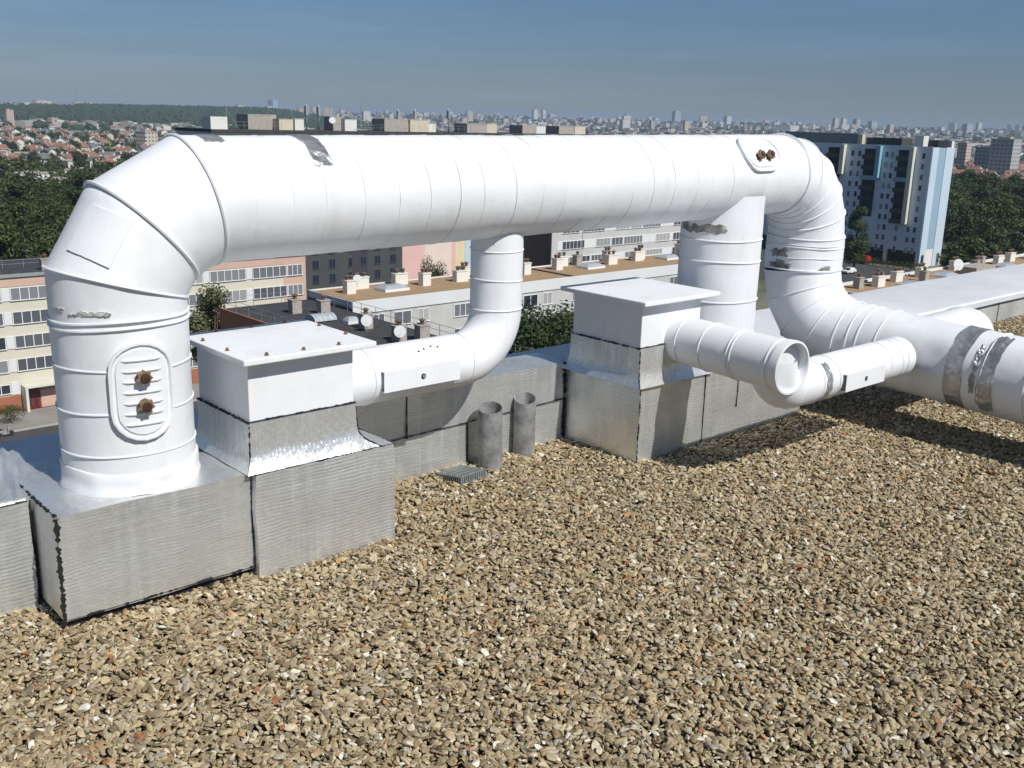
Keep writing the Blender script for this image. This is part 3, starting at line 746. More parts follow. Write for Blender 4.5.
# ------------------------------------------------------------------ our roof: slab, parapet, gravel
XE = 16.0                        # right-hand end of the roof
mb = MB(); mb.box(-4, XE, -9, 3.56, GZ, -.035, 0); struct(mb.build('roof', M['concrete'], loc=(0, 0, 0)))
pt = thing('parapet', 'white membrane capped parapet along the far roof edge', 'parapet', (6, 3.9, 0))
mb = MB(); mb.box(-4, XE, 3.585, 4.36, GZ + .01, .19); mb.build('wall', M['concrete'], pt)
mb = MB(); nx = 160; prof = [(3.555, .18), (3.552, .222), (3.565, .236), (3.60, .240), (3.95, .248), (4.30, .240), (4.385, .234), (4.395, .15)]
vs = []; fs = []
for i in range(nx + 1):
    x = -4 + (XE + 4) * i / nx
    for y, z in prof: vs.append((x, y + .003 * mnoise.noise((x * 2, y * 3, 0)), z + .005 * mnoise.noise((x * 1.3, y * 2, 4.))))
P_ = len(prof)
for i in range(nx):
    for j in range(P_ - 1): k = i * P_ + j; fs.append((k, k + P_, k + P_ + 1, k + 1))
    fs.append((i * P_ + P_ - 1, (i + 1) * P_ + P_ - 1, (i + 1) * P_, i * P_))
mb.add(vs, fs, 0, True); mb.build('membrane_cap', M['membrane'], pt)
for x in (5.9, 6.9, 7.9, 8.9, 9.9, 10.9, 12): bricks('wall_joint', pt, M['tar'], (x, x + .006, 3.580, 3.586, 0.0, .18))

def gravel_base():
    m, nt, b = mat('gravel_bed', .95)
    v = nt.nodes.new('ShaderNodeTexVoronoi'); v.inputs['Scale'].default_value = 42
    tc = nt.nodes.new('ShaderNodeTexCoord'); nt.links.new(tc.outputs['Object'], v.inputs['Vector'])
    r = ramp(nt, v.outputs['Color'], [(0, (.09, .072, .045)), (.5, (.18, .145, .09)), (1, (.28, .23, .15))]); nt.links.new(r.outputs[0], b.inputs['Base Color'])
    bump(nt, b, v.outputs['Distance'], 1., .02); return m
mb = MB(); mb.add([(-4, -9, -.03), (XE, -9, -.03), (XE, 3.583, -.03), (-4, 3.583, -.03)], [(0, 1, 2, 3)]); struct(mb.build('gravel_bed', gravel_base()))
def pebble_mat():
    m, nt, b = mat('roof_pebbles', .7)
    oi = nt.nodes.new('ShaderNodeObjectInfo')
    r = ramp(nt, oi.outputs['Random'], [(0, (.235, .180, .105)), (.13, (.33, .265, .165)), (.27, (.41, .335, .215)), (.41, (.27, .22, .145)), (.53, (.46, .385, .255)), (.63, (.35, .30, .21)),
                                        (.72, (.37, .345, .29)), (.79, (.53, .48, .375)), (.86, (.15, .115, .07)), (.915, (.40, .245, .115)), (.940, (.22, .19, .15)), (.966, (.66, .64, .59)), (.990, (.30, .115, .05))], 'CONSTANT')
    n = noise_(nt, 60, 4); r2 = ramp(nt, n.outputs[0], [(.3, .72), (.7, (1.24, 1.18, 1.02))])
    c = mixc(nt, 1., r.outputs[0], r2.outputs[0], 'MULTIPLY'); nt.links.new(c, b.inputs['Base Color'])
    n2 = noise_(nt, 220, 3); bump(nt, b, n2.outputs[0], .3, .003)
    return m
pm_ = pebble_mat()
pcol = bpy.data.collections.new('pebble_shapes')
for i in range(16):
    bm = bmesh.new(); bmesh.ops.create_icosphere(bm, subdivisions=3, radius=1)
    rr = random.Random(100 + i); off = Vector((rr.random() * 50, rr.random() * 50, 0))
    cuts = [(Vector((rr.gauss(0, 1), rr.gauss(0, 1), rr.gauss(0, 1))).normalized(), rr.uniform(.42, .8)) for _ in range(9)]
    ex = rr.uniform(1.0, 1.75); fl = rr.uniform(.34, .62)
    for v in bm.verts:
        p = v.co.copy()
        for nrm, dd in cuts:
            h = p.dot(nrm)
            if h > dd: p -= nrm * (h - dd) * .96
        p *= 1 + .12 * mnoise.noise(p * 1.7 + off)
        v.co = Vector((p.x * ex, p.y, p.z * fl)) * .0105
    for f in bm.faces: f.smooth = True
    me = bpy.data.meshes.new('pebble'); bm.to_mesh(me); bm.free(); me.materials.append(pm_)
    pcol.objects.link(bpy.data.objects.new('pebble', me))
def scatter_group():
    g = bpy.data.node_groups.new('gravel_scatter', 'GeometryNodeTree')
    g.interface.new_socket('Geometry', in_out='INPUT', socket_type='NodeSocketGeometry'); g.interface.new_socket('Geometry', in_out='OUTPUT', socket_type='NodeSocketGeometry')
    nd = g.nodes.new; L = g.links.new
    i = nd('NodeGroupInput'); o = nd('NodeGroupOutput')
    at = nd('GeometryNodeInputNamedAttribute'); at.data_type = 'FLOAT'; at.inputs['Name'].default_value = 'dens'
    d = nd('GeometryNodeDistributePointsOnFaces'); d.distribute_method = 'RANDOM'; L(i.outputs[0], d.inputs['Mesh']); L(at.outputs[0], d.inputs['Density']); d.inputs['Seed'].default_value = 5
    rz = nd('FunctionNodeRandomValue'); rz.data_type = 'FLOAT_VECTOR'; rz.inputs[0].default_value = (0, 0, -.012); rz.inputs[1].default_value = (0, 0, .012)
    sp = nd('GeometryNodeSetPosition'); L(d.outputs['Points'], sp.inputs[0]); L(rz.outputs[0], sp.inputs['Offset'])
    ci = nd('GeometryNodeCollectionInfo'); ci.inputs[0].default_value = pcol; ci.inputs[1].default_value = True; ci.inputs[2].default_value = True
    inst = nd('GeometryNodeInstanceOnPoints'); L(sp.outputs[0], inst.inputs['Points']); L(ci.outputs[0], inst.inputs['Instance']); inst.inputs['Pick Instance'].default_value = True
    ri = nd('FunctionNodeRandomValue'); ri.data_type = 'INT'; ri.inputs[4].default_value = 0; ri.inputs[5].default_value = 15; ri.inputs['Seed'].default_value = 2; L(ri.outputs[2], inst.inputs['Instance Index'])
    rr = nd('FunctionNodeRandomValue'); rr.data_type = 'FLOAT_VECTOR'; rr.inputs[0].default_value = (-.75, -.75, 0); rr.inputs[1].default_value = (.75, .75, 6.28); rr.inputs['Seed'].default_value = 3
    L(rr.outputs[0], inst.inputs['Rotation'])
    rs = nd('FunctionNodeRandomValue'); rs.data_type = 'FLOAT'; rs.inputs[2].default_value = 0; rs.inputs[3].default_value = 1; rs.inputs['Seed'].default_value = 4
    pw = nd('ShaderNodeMath'); pw.operation = 'POWER'; L(rs.outputs[1], pw.inputs[0]); pw.inputs[1].default_value = 2.2
    ma = nd('ShaderNodeMath'); ma.operation = 'MULTIPLY_ADD'; L(pw.outputs[0], ma.inputs[0]); ma.inputs[1].default_value = .75; ma.inputs[2].default_value = .62
    L(ma.outputs[0], inst.inputs['Scale']); L(inst.outputs[0], o.inputs[0]); return g
SG = scatter_group()
gp = [  # (polygon, pebbles per m2): visible wedge of the roof with some margin
    ([(-2.0, .8), (.2, -1.0), (4.4, -1.6), (7.0, -.4), (7.0, 3.57), (-2.0, 3.57)], 11000),
    ([(7.0, -.4), (13, .8), (13, 3.57), (7.0, 3.57)], 7500)]
mb = MB(); dens = []
for poly, dn_ in gp: mb.add([(x, y, 0) for x, y in poly], [tuple(range(len(poly)))]); dens.append(dn_)
go = mb.build('roof_gravel', pm_); go['kind'] = 'stuff'
a = go.data.attributes.new('dens', 'FLOAT', 'FACE'); a.data.foreach_set('value', [float(x) for x in dens])
md = go.modifiers.new('scatter', 'NODES'); md.node_group = SG

# ------------------------------------------------------------------ terrain and streets
HEAD = 42.0                       # heading of the view, clockwise from +Y
def polar(az, D):
    a = R_(HEAD + az); return D * math.sin(a), D * math.cos(a)
def sstep(a, b, x):
    t = max(0., min(1., (x - a) / (b - a))); return t * t * (3 - 2 * t)
def hgt(x, y):
    D = math.hypot(x, y); az = math.degrees(math.atan2(x, y)) - HEAD
    if az > 180: az -= 360
    if az < -180: az += 360
    wl = sstep(-8, -14, az) if az < 0 else 0.; wr = sstep(8, 18, az)
    h = wl * 36 * sstep(1500, 3300, D) + wr * 42 * sstep(1800, 6500, D) + (1 - wl - wr) * 46 * sstep(2500, 6500, D)
    h += 5 * mnoise.noise((x / 900, y / 900, 3)) * sstep(700, 2500, D)
    return GZ + h
def gpos(az, D):
    x, y = polar(az, D); return x, y, hgt(x, y)
def AZ(px): return math.degrees(math.atan((px - 512) / 1034.))
mb = MB(); rad = [0, 40, 80, 130, 190, 270, 380, 520, 700, 900, 1150, 1450, 1800, 2200, 2700, 3300, 4000, 4800, 5700, 6800, 8200, 10000]
nA = 240; vs = [(0, 0, GZ)]; fs = []
for r in rad[1:]:
    for k in range(nA):
        a = 2 * PI * k / nA; x, y = r * math.sin(a), r * math.cos(a); vs.append((x, y, hgt(x, y)))
for k in range(nA): fs.append((0, 1 + k, 1 + (k + 1) % nA))
for j in range(len(rad) - 2):
    for k in range(nA): l = (k + 1) % nA; fs.append((1 + j * nA + k, 1 + (j + 1) * nA + k, 1 + (j + 1) * nA + l, 1 + j * nA + l))
mb.add(vs, fs, 0, True)
def ground_mat():
    m, nt, b = mat('town_ground', .95)
    n = noise_(nt, .02, 8, .65); r = ramp(nt, n.outputs[0], [(.34, (.035, .052, .022)), (.5, (.075, .085, .045)), (.6, (.17, .155, .12)), (.72, (.10, .10, .095))])
    nt.links.new(r.outputs[0], b.inputs['Base Color']); return m
struct(mb.build('ground', ground_mat()))
def sheet(name, x0, x1, y0, y1, dz, m): mb = MB(); mb.box(x0, x1, y0, y1, GZ - .3, GZ + dz, 0); return struct(mb.build(name, m))
sheet('street', -40, 75, 104.0, 112.2, .03, M['asphalt'])
sheet('pavement', -40, 75, 112.5, 119.6, .15, M['pave']); sheet('kerb', -40, 75, 112.2, 112.5, .17, M['kerb'])
mb = MB()
for i in range(18): mb.box(-30 + i * 6, -27 + i * 6, 108.0, 108.15, GZ + .02, GZ + .036)
struct(mb.build('road_marking', M['line']))
sheet('parking_lot', 196, 240, 108, 175, .03, M['asphalt'])

# ------------------------------------------------------------------ buildings
WC = {}
def window(parent, face, a, p, z, w, h, panes, glass='glass', frame='winframe', sill=True):
    """face 'S' looks to -Y at y=p (a runs along x); face 'W' looks to -X at x=p (a runs along y). One window = frame mesh + pane child"""
    key = (face, round(w, 2), round(h, 2), panes, glass, frame)
    if key not in WC:
        mb = MB(); pb_ = MB(); t = .055
        def q(b, a0, a1, z0, z1, d0, d1):
            if face == 'S': b.box(a0, a1, -d1, -d0, z0, z1)
            else: b.box(-d1, -d0, a0, a1, z0, z1)
        q(mb, -w / 2, w / 2, h / 2 - t, h / 2, -.02, .07); q(mb, -w / 2 - .05, w / 2 + .05, -h / 2 - .03, -h / 2 + t, -.02, .12)
        for k in range(panes + 1):
            x = -w / 2 + (w - t * 1.6) * k / panes; q(mb, x, x + t * 1.6, -h / 2 + t, h / 2 - t, -.02, .065)
        q(pb_, -w / 2 + t, w / 2 - t, -h / 2 + t, h / 2 - t, -.02, .02)
        fr = mb.build('window', M[frame], None); pn = pb_.build('pane', M[glass], None); COL.objects.unlink(fr); COL.objects.unlink(pn)
        WC[key] = (fr.data, pn.data); bpy.data.objects.remove(fr); bpy.data.objects.remove(pn)
    f, g = WC[key]
    o = bpy.data.objects.new('window', f); COL.objects.link(o); o.parent = parent
    o.location = Vector((a, p, z) if face == 'S' else (p, a, z)) - ORG[parent]
    c = bpy.data.objects.new('pane', g); COL.objects.link(c); c.parent = o
    return o
def chimney(parent, x, y, z, kind=0):
    """rendered shaft with dark terracotta cowls; kind 1: grey brown, low"""
    k = ('chim', kind)
    if k not in WC:
        mb = MB(); w, d, h = ((.55, .45, 1.35), (.5, .42, 1.25), (.85, .4, 1.2))[kind]
        mb.box(-w, w, -d, d, -.1, h, 0); mb.box(-w - .06, w + .06, -d - .06, d + .06, h, h + .10, 0)
        for q in ((-w * .5, 0), (w * .5, 0)) if kind != 1 else ((0, 0),):
            mb.lathe((q[0], q[1], h + .1), [(.20, 0), (.17, .32), (.30, .34), (.30, .40), (.05, .52)], seg=10, m=1)
        o = mb.build('chimney', [M['chim'] if kind != 1 else M['chimgrey'], M['chimdark']]); COL.objects.unlink(o); WC[k] = o.data; bpy.data.objects.remove(o)
    o = bpy.data.objects.new('chimney', WC[k]); COL.objects.link(o); o.parent = parent; o.location = Vector((x, y, z)) - ORG[parent]; return o
def dish(parent, x, y, z, r=.5):
    mb = MB(); ax_ = Vector((-.45, -.85, .25)).normalized(); c = Vector((x, y, z))
    mb.lathe(c, [(r, .16), (r * .8, .09), (r * .5, .03), (.001, 0), (.001, -.012), (r * .5, .015), (r * .8, .07), (r, .14)], ax_, 24)
    mb.tube([c, c - ax_ * .12, c - ax_ * .12 - Vector((0, 0, .9))], .03, 6); mb.tube([c + Vector((0, 0, -r * .7)) + ax_ * .1, c + ax_ * .5 - Vector((0, 0, .1))], .015, 5)
    return mb.build('satellite_dish', M['dish'], parent)
def skylight(parent, x, y, z, w=2.6, d=1.9):
    mb = MB(); h = .28
    mb.box(x - w / 2, x + w / 2, y - d / 2, y + d / 2, z - .05, z + h, 1)
    v0 = [(x - w / 2, y - d / 2, z + h), (x + w / 2, y - d / 2, z + h), (x + w / 2, y + d / 2, z + h), (x - w / 2, y + d / 2, z + h), (x - w / 3, y - d / 4, z + h + .3), (x + w / 3, y - d / 4, z + h + .3), (x + w / 3, y + d / 4, z + h + .3), (x - w / 3, y + d / 4, z + h + .3)]
    mb.add(v0, [(0, 1, 5, 4), (1, 2, 6, 5), (2, 3, 7, 6), (3, 0, 4, 7), (4, 5, 6, 7)], 0)
    return mb.build('skylight', [M['skylight'], M['winframe']], parent)
def railing(parent, pts, z, h=1.1, step=2.2):
    mb = MB()
    for (x0, y0), (x1, y1) in zip(pts[:-1], pts[1:]):
        L = math.hypot(x1 - x0, y1 - y0); n = max(1, int(L / step))
        for k in range(n + 1):
            t = k / n; mb.tube([(x0 + (x1 - x0) * t, y0 + (y1 - y0) * t, z - .1), (x0 + (x1 - x0) * t, y0 + (y1 - y0) * t, z + h)], .028, 4)
        for hh in (h, h * .55): mb.tube([(x0, y0, z + hh), (x1, y1, z + hh)], .022, 4)
    return mb.build('railing', M['steel'], parent)


# cream block with salmon ends (five storeys)
GB = 'five storey blocks below the roof edge'
b1 = thing('apartment_building', 'cream five storey block with long white window bands and salmon end, behind the left riser', 'building', (45, 120.3, GZ), GB)
rz = GZ + 15.6
bricks('wall', b1, M['cream'], (10, 69.7, 120.3, 132.3, GZ - .5, rz))
bricks('salmon_band', b1, M['pink'], (10, 66.4, 120.24, 120.3, GZ + 14.45, rz), (66.4, 69.76, 120.24, 120.3, GZ + .9, rz), (47.5, 50.3, 120.24, 120.3, GZ + 11.2, rz - 1.15), (69.7, 69.76, 120.3, 132.3, GZ + .9, rz))
bricks('plinth', b1, M['redplinth'], (10, 69.8, 120.2, 120.3, GZ - .4, GZ + 1.9))
bricks('roof', b1, M['bitumen'], (9.8, 69.9, 120.1, 132.5, rz, rz + .25)); bricks('roof_edge', b1, M['steel'], (9.75, 69.95, 120.04, 120.1, rz - .1, rz + .3))
for r in range(5):
    zc = GZ + (13.57, 10.85, 8.1, 5.4, 2.75)[r]
    x = 14.2
    k = 0
    while x < 66:
        if r == 4 and 31.0 < x + 2 < 38: x += 5.95; continue
        w = 5.0
        window(b1, 'S', x + w / 2, 120.24, zc, w, 1.45 if r < 4 else 1.1, 5); x += 5.95; k += 1
    if r < 4: window(b1, 'S', 68.05, 120.18, zc, 2.3, 1.45, 3)
    for q in range(9): bricks('window_panel', b1, M['offwhite'], (14.2 + 5.0 + q * 5.95 + .06, 14.2 + 5.95 + q * 5.95 - .06, 120.20, 120.3, zc - .72, zc + .72))
dr = bricks('porch', b1, M['towercream'], (32.2, 32.5, 118.6, 120.2, GZ, GZ + 2.9), (36.5, 36.8, 118.6, 120.2, GZ, GZ + 2.9), (32.2, 36.8, 118.6, 120.2, GZ + 2.9, GZ + 3.1))
bricks('porch_wall', b1, M['pink'], (34.2, 36.4, 120.05, 120.2, GZ + .1, GZ + 2.2))
dd = bricks('door', b1, M['reddoor'], (32.55, 34.1, 120.06, 120.16, GZ + .12, GZ + 2.75)); bricks('door_glass', dd, M['glass'], (32.8, 33.15, 120.02, 120.06, GZ + .4, GZ + 2.5), (33.45, 33.8, 120.02, 120.06, GZ + .4, GZ + 2.5))
for x in (24, 31.0, 36.5, 45): chimney(b1, x, 121.6, rz + .25, 1)
railing(b1, [(10, 124.5), (69, 124.5)], rz + .25, 1.0)
# tan gravel roofed block
b3 = thing('apartment_building', 'pale grey block with tan gravel flat roof and white chimneys, before the coloured block', 'building', (80, 84.2, GZ), GB)
rz3 = -16.55
bricks('wall', b3, M['greywall'], (54.1, 122, 84.2, 92.7, GZ - .5, rz3 - .6))
bricks('end_wall_shade', b3, M['navy'], (54.04, 54.1, 84.3, 92.7, GZ - .4, rz3 - .65))  # end wall lies in shade; that shade is painted on as dark navy
bricks('fascia', b3, M['offwhite'], (54.0, 122.1, 84.08, 84.2, rz3 - 1.15, rz3 + .14), (54.0, 122.1, 92.7, 92.82, rz3 - 1.1, rz3 + .14), (53.98, 54.1, 84.2, 92.7, rz3 - .55, rz3 + .14))
bricks('roof', b3, M['tanroof'], (54.1, 122, 84.2, 92.7, rz3 - .6, rz3))
bricks('roof_joint', b3, M['bitumen'], (85.35, 85.75, 84.25, 92.65, rz3, rz3 + .12))
for r in range(5):
    zc = rz3 - 2.15 - 2.72 * r
    x = 56.4
    i = 0
    while x < 121:
        w = (1.5, 2.3, 1.5, 3.2, 1.5)[i % 5]
        window(b3, 'S', x + w / 2, 84.2, zc, w, 1.4, 2 if w < 3 else 4); x += w + (1.1, .8, 3.4, 1.0, 1.9)[i % 5]; i += 1
for x, y, k in ((56.9, 89.2, 0), (59.6, 91.2, 2), (64.8, 91.2, 2), (66.7, 89.1, 0), (71.9, 89.2, 2), (73.6, 90.6, 0), (82.0, 89.2, 0), (88.1, 89.9, 0), (90.9, 92.0, 2), (97.8, 89.7, 2), (99.4, 91.9, 0), (103.6, 90.2, 2), (105.3, 91.2, 0), (114.6, 91.9, 0), (110.5, 88.2, 1), (93.3, 91.5, 1)): chimney(b3, x, y, rz3, k)
for x, y in ((61.9, 88.6), (93.0, 88.8), (109.0, 89.2)): skylight(b3, x, y, rz3, 3.2, 2.2)
mb = MB(); mb.tube([(94.8, 92.2, rz3), (94.8, 92.2, rz3 + 4.6)], .04, 5); mb.tube([(94.3, 92.2, rz3 + 4.2), (95.3, 92.2, rz3 + 4.2)], .02, 4); mb.build('aerial', M['steel'], b3)
dish(b3, 58.4, 90.0, rz3 + 1.3, .45)
# black bitumen roofed wing close below
b5 = thing('apartment_building', 'block with black bitumen flat roof, satellite dishes and railings, nearest below the roof edge', 'building', (45, 72, GZ), GB)
rz5 = -16.6
bricks('wall', b5, M['greywall'], (42.2, 51.6, 34, 88.6, GZ - .5, rz5 - .25)); bricks('roof', b5, M['bitumen'], (42.1, 51.7, 33.9, 88.7, rz5 - .25, rz5))
bricks('end_wall', b5, M['redplinth'], (42.02, 42.2, 34, 88.75, rz5 - 2.6, rz5 + .12))
railing(b5, [(42.4, 45), (42.4, 88.4), (51.5, 88.4), (51.5, 40)], rz5, 1.1, 2.4)
for x, y, k in ((46.9, 83.0, 1), (48.9, 81.2, 1), (49.6, 66.6, 1), (48.4, 73.3, 1), (47.8, 67.4, 1), (46.0, 58, 1)): chimney(b5, x, y, rz5, k)
dish(b5, 47.75, 72.2, rz5 + .95, .5); dish(b5, 47.3, 66.6, rz5 + 1.0, .5)
mb = MB(); n = 12; vs = []; fs = []
for i in range(n + 1):
    a = PI * i / n
    for x in (45.9, 48.1): vs.append((x, 78.6 + .95 * math.cos(a), rz5 + .1 + .55 * math.sin(a)))
for i in range(n): fs.append((2 * i, 2 * i + 1, 2 * i + 3, 2 * i + 2))
fs += [tuple(2 * i for i in range(n + 1)), tuple(2 * i + 1 for i in range(n + 1))]
mb.add(vs, fs, 0, True)
for x in (45.9, 46.45, 47.0, 47.55, 48.1): mb.tube([(x, 78.6 + .97 * math.cos(PI * i / 10), rz5 + .1 + .57 * math.sin(PI * i / 10)) for i in range(11)], .035, 4, m=1)
mb.build('vaulted_skylight', [M['skylight'], M['winframe']], b5)
skylight(b5, 49.6, 63.0, rz5, 2.0, 1.6); skylight(b5, 48.6, 76.0, rz5, 1.2, 1.0)
# white window-band block further back
b4 = thing('apartment_building', 'long pale block with window bands and navy end wall, seen under the trunk', 'building', (150, 130, GZ), GB)
rz4 = -15.6
bricks('wall', b4, M['greywall'], (125.8, 190, 130, 146.5, GZ - .5, rz4)); bricks('end_wall', b4, M['navy'], (125.7, 125.8, 130.2, 146.5, GZ - .4, rz4)); bricks('end_panel', b4, M['darkwall'], (125.62, 125.7, 138, 140.6, GZ - .4, -21.2))
bricks('roof', b4, M['tanroof'], (125.6, 190.2, 129.8, 146.7, rz4, rz4 + .3))
for r in range(5):
    zc = -17.4 - 2.95 * r; i = 0; x = 128.4
    while x < 188:
        w = (4.3, 5.8, 3.9, 3.2, 5.4)[(i + r) % 5]
        window(b4, 'S', x + w / 2, 129.94, zc, w, 1.5, max(3, int(w / .9))); x += w + (1.0, 3.1, .3, .3, 4.0)[(i + r) % 5]; i += 1
    bricks('window_band', b4, M['offwhite'], (127.2, 189.8, 129.95, 130, zc - .8, zc + .8))
# long eleven storey slab with coloured facade
bs = thing('tower_block', 'long eleven storey slab with charcoal and pastel facade, masts and penthouses on its roof', 'building', (110, 150, GZ))
rzs = -1.0
bricks('wall', bs, M['offwhite'], (71.2, 160, 150, 163, GZ - .5, rzs - .45)); bricks('roof', bs, M['bitumen'], (71.1, 160.1, 149.85, 163.1, rzs - .45, rzs))
for nm, m, x0, x1 in (('charcoal_facade', 'darkwall', 86.6, 96.2), ('plum_facade', 'plum', 96.2, 99.6), ('charcoal_facade', 'darkwall', 99.6, 107.1), ('rose_facade', 'pink2', 107.1, 112.0), ('pale_rose_facade', 'pink3', 112.25, 118.6), ('rose_facade', 'pink2', 118.6, 119.5), ('yellow_facade', 'yellow', 119.5, 121.7), ('blue_facade', 'blue2', 121.9, 160), ('charcoal_facade', 'darkwall', 71.2, 86.6)):
    bricks(nm, bs, M[m], (x0, x1, 149.9, 150, GZ - .4, rzs - .5))
for r in range(12):
    zc = -3.2 - 2.52 * r
    for x in (88.9, 92.2, 95.9, 98.6, 101.6, 105.0)[:6 if r > 5 else 3]:
        window(bs, 'S', x, 149.9, zc, 1.3 if x != 95.9 else .9, 1.55, 2 if x != 95.9 else 1, glass='glassdark', frame='bluefr')
def roofbox(name, m, x0, x1, y0, y1, h): bricks(name, bs, M[m], (x0, x1, y0, y1, rzs, rzs + h))
roofbox('lift_housing', 'h_white', 71.6, 74.4, 151, 154, 1.9)
for a in ((79.5, 84.6, 154, 158, 2.3, 'chimgrey'), (84.0, 86.6, 152, 155, 1.7, 'h_cream'), (86.9, 88.6, 152, 154, 1.8, 'h_white'), (96.6, 99.0, 152, 156, 1.9, 'h_white'), (94.9, 96.6, 153, 156, 2.2, 'chimgrey'), (105.5, 110.8, 153, 157, 2.1, 'chimgrey'), (110.8, 115.0, 152.5, 157, 2.1, 'h_cream'), (115.2, 117.0, 153, 156, 1.5, 'h_white'), (124.5, 129.5, 153, 157, 1.6, 'chimgrey'), (129.5, 132.0, 153, 157, 1.7, 'h_cream'), (138.8, 142.5, 153, 157, 1.5, 'chimgrey'), (142.6, 145.2, 153, 157, 1.5, 'h_white'), (149.0, 153.5, 153, 157, 1.5, 'chimgrey'), (153.6, 156.8, 153, 157, 1.6, 'h_cream')):
    roofbox('penthouse', a[5], a[0], a[1], a[2], a[3], a[4])
    bricks('penthouse_roof', bs, M['greywall'], (a[0] - .05, a[1] + .05, a[2] - .05, a[3] + .05, rzs + a[4], rzs + a[4] + .08))
for x, h, r in ((76.0, 4.0, .06), (87.8, 3.4, .04), (90.6, 4.4, .13), (93.0, 4.3, .13), (95.2, 4.4, .05), (101.5, 5.2, .06), (109.6, 4.0, .13), (113.3, 4.1, .13), (121.2, 4.4, .13), (125.9, 4.2, .10), (134, 2.6, .06), (99.8, 2.8, .04)):
    mb = MB(); y = 154.5; mb.tube([(x, y, rzs), (x, y, rzs + h)], r, 6)
    if r > .1: mb.box(x - .25, x + .25, y - .3, y + .3, rzs + h * .55, rzs + h * .9)
    elif r > .055: mb.tube([(x, y, rzs + h * .8), (x + 2.2, y, rzs)], .03, 4); mb.tube([(x - .8, y, rzs + h * .9), (x + .8, y, rzs + h * .9)], .03, 4)
    mb.build('mast', M['steel'], bs)
dish(bs, 94.1, 152, rzs + 1.7, .55); railing(bs, [(76, 151.2), (84, 151.2)], rzs, 1.2, 1.3); railing(bs, [(98.5, 151.2), (112, 151.2)], rzs, 1.1, 1.6); railing(bs, [(115, 151.2), (124, 151.2)], rzs, 1.2, 1.5)
# tan gravel roofed block on the right
b6 = thing('apartment_building', 'block on the right with tan gravel roof and row of chimneys behind the white parapet', 'building', (130, 58, GZ), GB)
rz6 = -16.6
bricks('wall', b6, M['greywall'], (104, 185, 53.4, 62.1, GZ - .5, rz6 - .5)); bricks('roof', b6, M['tanroof'], (104, 185, 53.5, 62.1, rz6 - .5, rz6)); bricks('fascia', b6, M['offwhite'], (103.9, 185.1, 62.1, 62.45, rz6 - .9, rz6 + .3), (103.9, 185.1, 53.2, 53.4, rz6 - .9, rz6 + .2), (103.7, 104, 53.4, 62.1, rz6 - .9, rz6 + .25))
for x, y, k in ((108.5, 60.0, 1), (112.1, 59.4, 2), (114.0, 60.6, 1), (117.9, 60.2, 2), (121.0, 58.2, 1), (124.5, 60.4, 2), (135.2, 61.0, 2), (138, 59.4, 1), (147.0, 60.2, 2), (152.0, 60.6, 2), (158, 60.0, 2), (164, 60.3, 2), (143, 60.9, 1), (170, 60.2, 2)): chimney(b6, x, y, rz6, k)
for x, y in ((127.5, 58.6), (116, 57.2), (144.5, 58.2), (158, 57.5)): skylight(b6, x, y, rz6, 3.4, 2.2)
dish(b6, 130.8, 58.6, rz6 + 1.3, .75); bricks('lift_housing', b6, M['chimgrey'], (132, 137.6, 56.6, 59.2, rz6, rz6 + 1.0))
for i in range(20): window(b6, 'S', 107 + i * 3.9, 53.4, rz6 - 2.3, 2.2, 1.4, 2)
# pale blue tower
bt = thing('tower_block', 'pale blue eleven storey tower block with dark balcony stacks on the right', 'building', (250, 140, GZ))
tz = -2.7; X0, X1, Y0, Y1 = 247.0, 258.6, 121.0, 172.0
bricks('wall', bt, M['blue1'], (X0, X1, Y0, Y1, GZ + 4.0, tz))
bricks('end_facade', bt, M['blue2'], (X0 + .05, 250.3, Y0 - .25, Y0, GZ, tz + .3), (254.2, X1 + .1, Y0 - .25, Y0, GZ, tz + .3)); bricks('end_recess', bt, M['blue3'], (250.3, 254.2, Y0 - .12, Y0, GZ + 4.5, tz + .2))
bricks('end_wall', bt, M['offwhite'], (250.3, 254.2, Y0 - .1, Y0, GZ, GZ + 4.5)); bricks('loggia_back', bt, M['darkwall'], (X0 + 3.2, X1, Y0, Y1, GZ - .2, GZ + 4.0))
for y in (121.0, 129.8, 138.4, 147, 156, 165): bricks('pillar', bt, M['blue1'], (X0 + .1, X0 + .8, y, y + .9, GZ - .2, GZ + 4.0))
bricks('roof', bt, M['bitumen'], (X0 + .3, X1 - .3, Y0 + .3, Y1 - .3, tz, tz + .12)); bricks('roof_parapet', bt, M['blue1'], (X0, X0 + .28, Y0, Y1, tz, tz + .45), (X1 - .28, X1, Y0, Y1, tz, tz + .45))
bricks('penthouse', bt, M['darkwall'], (250.5, 256, 131, 141, tz + .1, tz + 2.2)); bricks('penthouse', bt, M['slate2'], (250.5, 256, 143, 166, tz + .1, tz + 3.1)); bricks('lift_housing', bt, M['h_white'], (248.4, 251.0, 124.2, 126.6, tz + .1, tz + 3.0)); bricks('chimney', bt, M['h_cream'], (249, 250.4, 141.3, 142.6, tz + .1, tz + 2.9)); bricks('end_penthouse', bt, M['navy'], (251, 256, 121.6, 124.2, tz + .1, tz + 2.0)); bricks('corner_post', bt, M['h_white'], (257.2, 258.5, 121, 122.2, tz + .1, tz + 1.9))
fl = 2.62
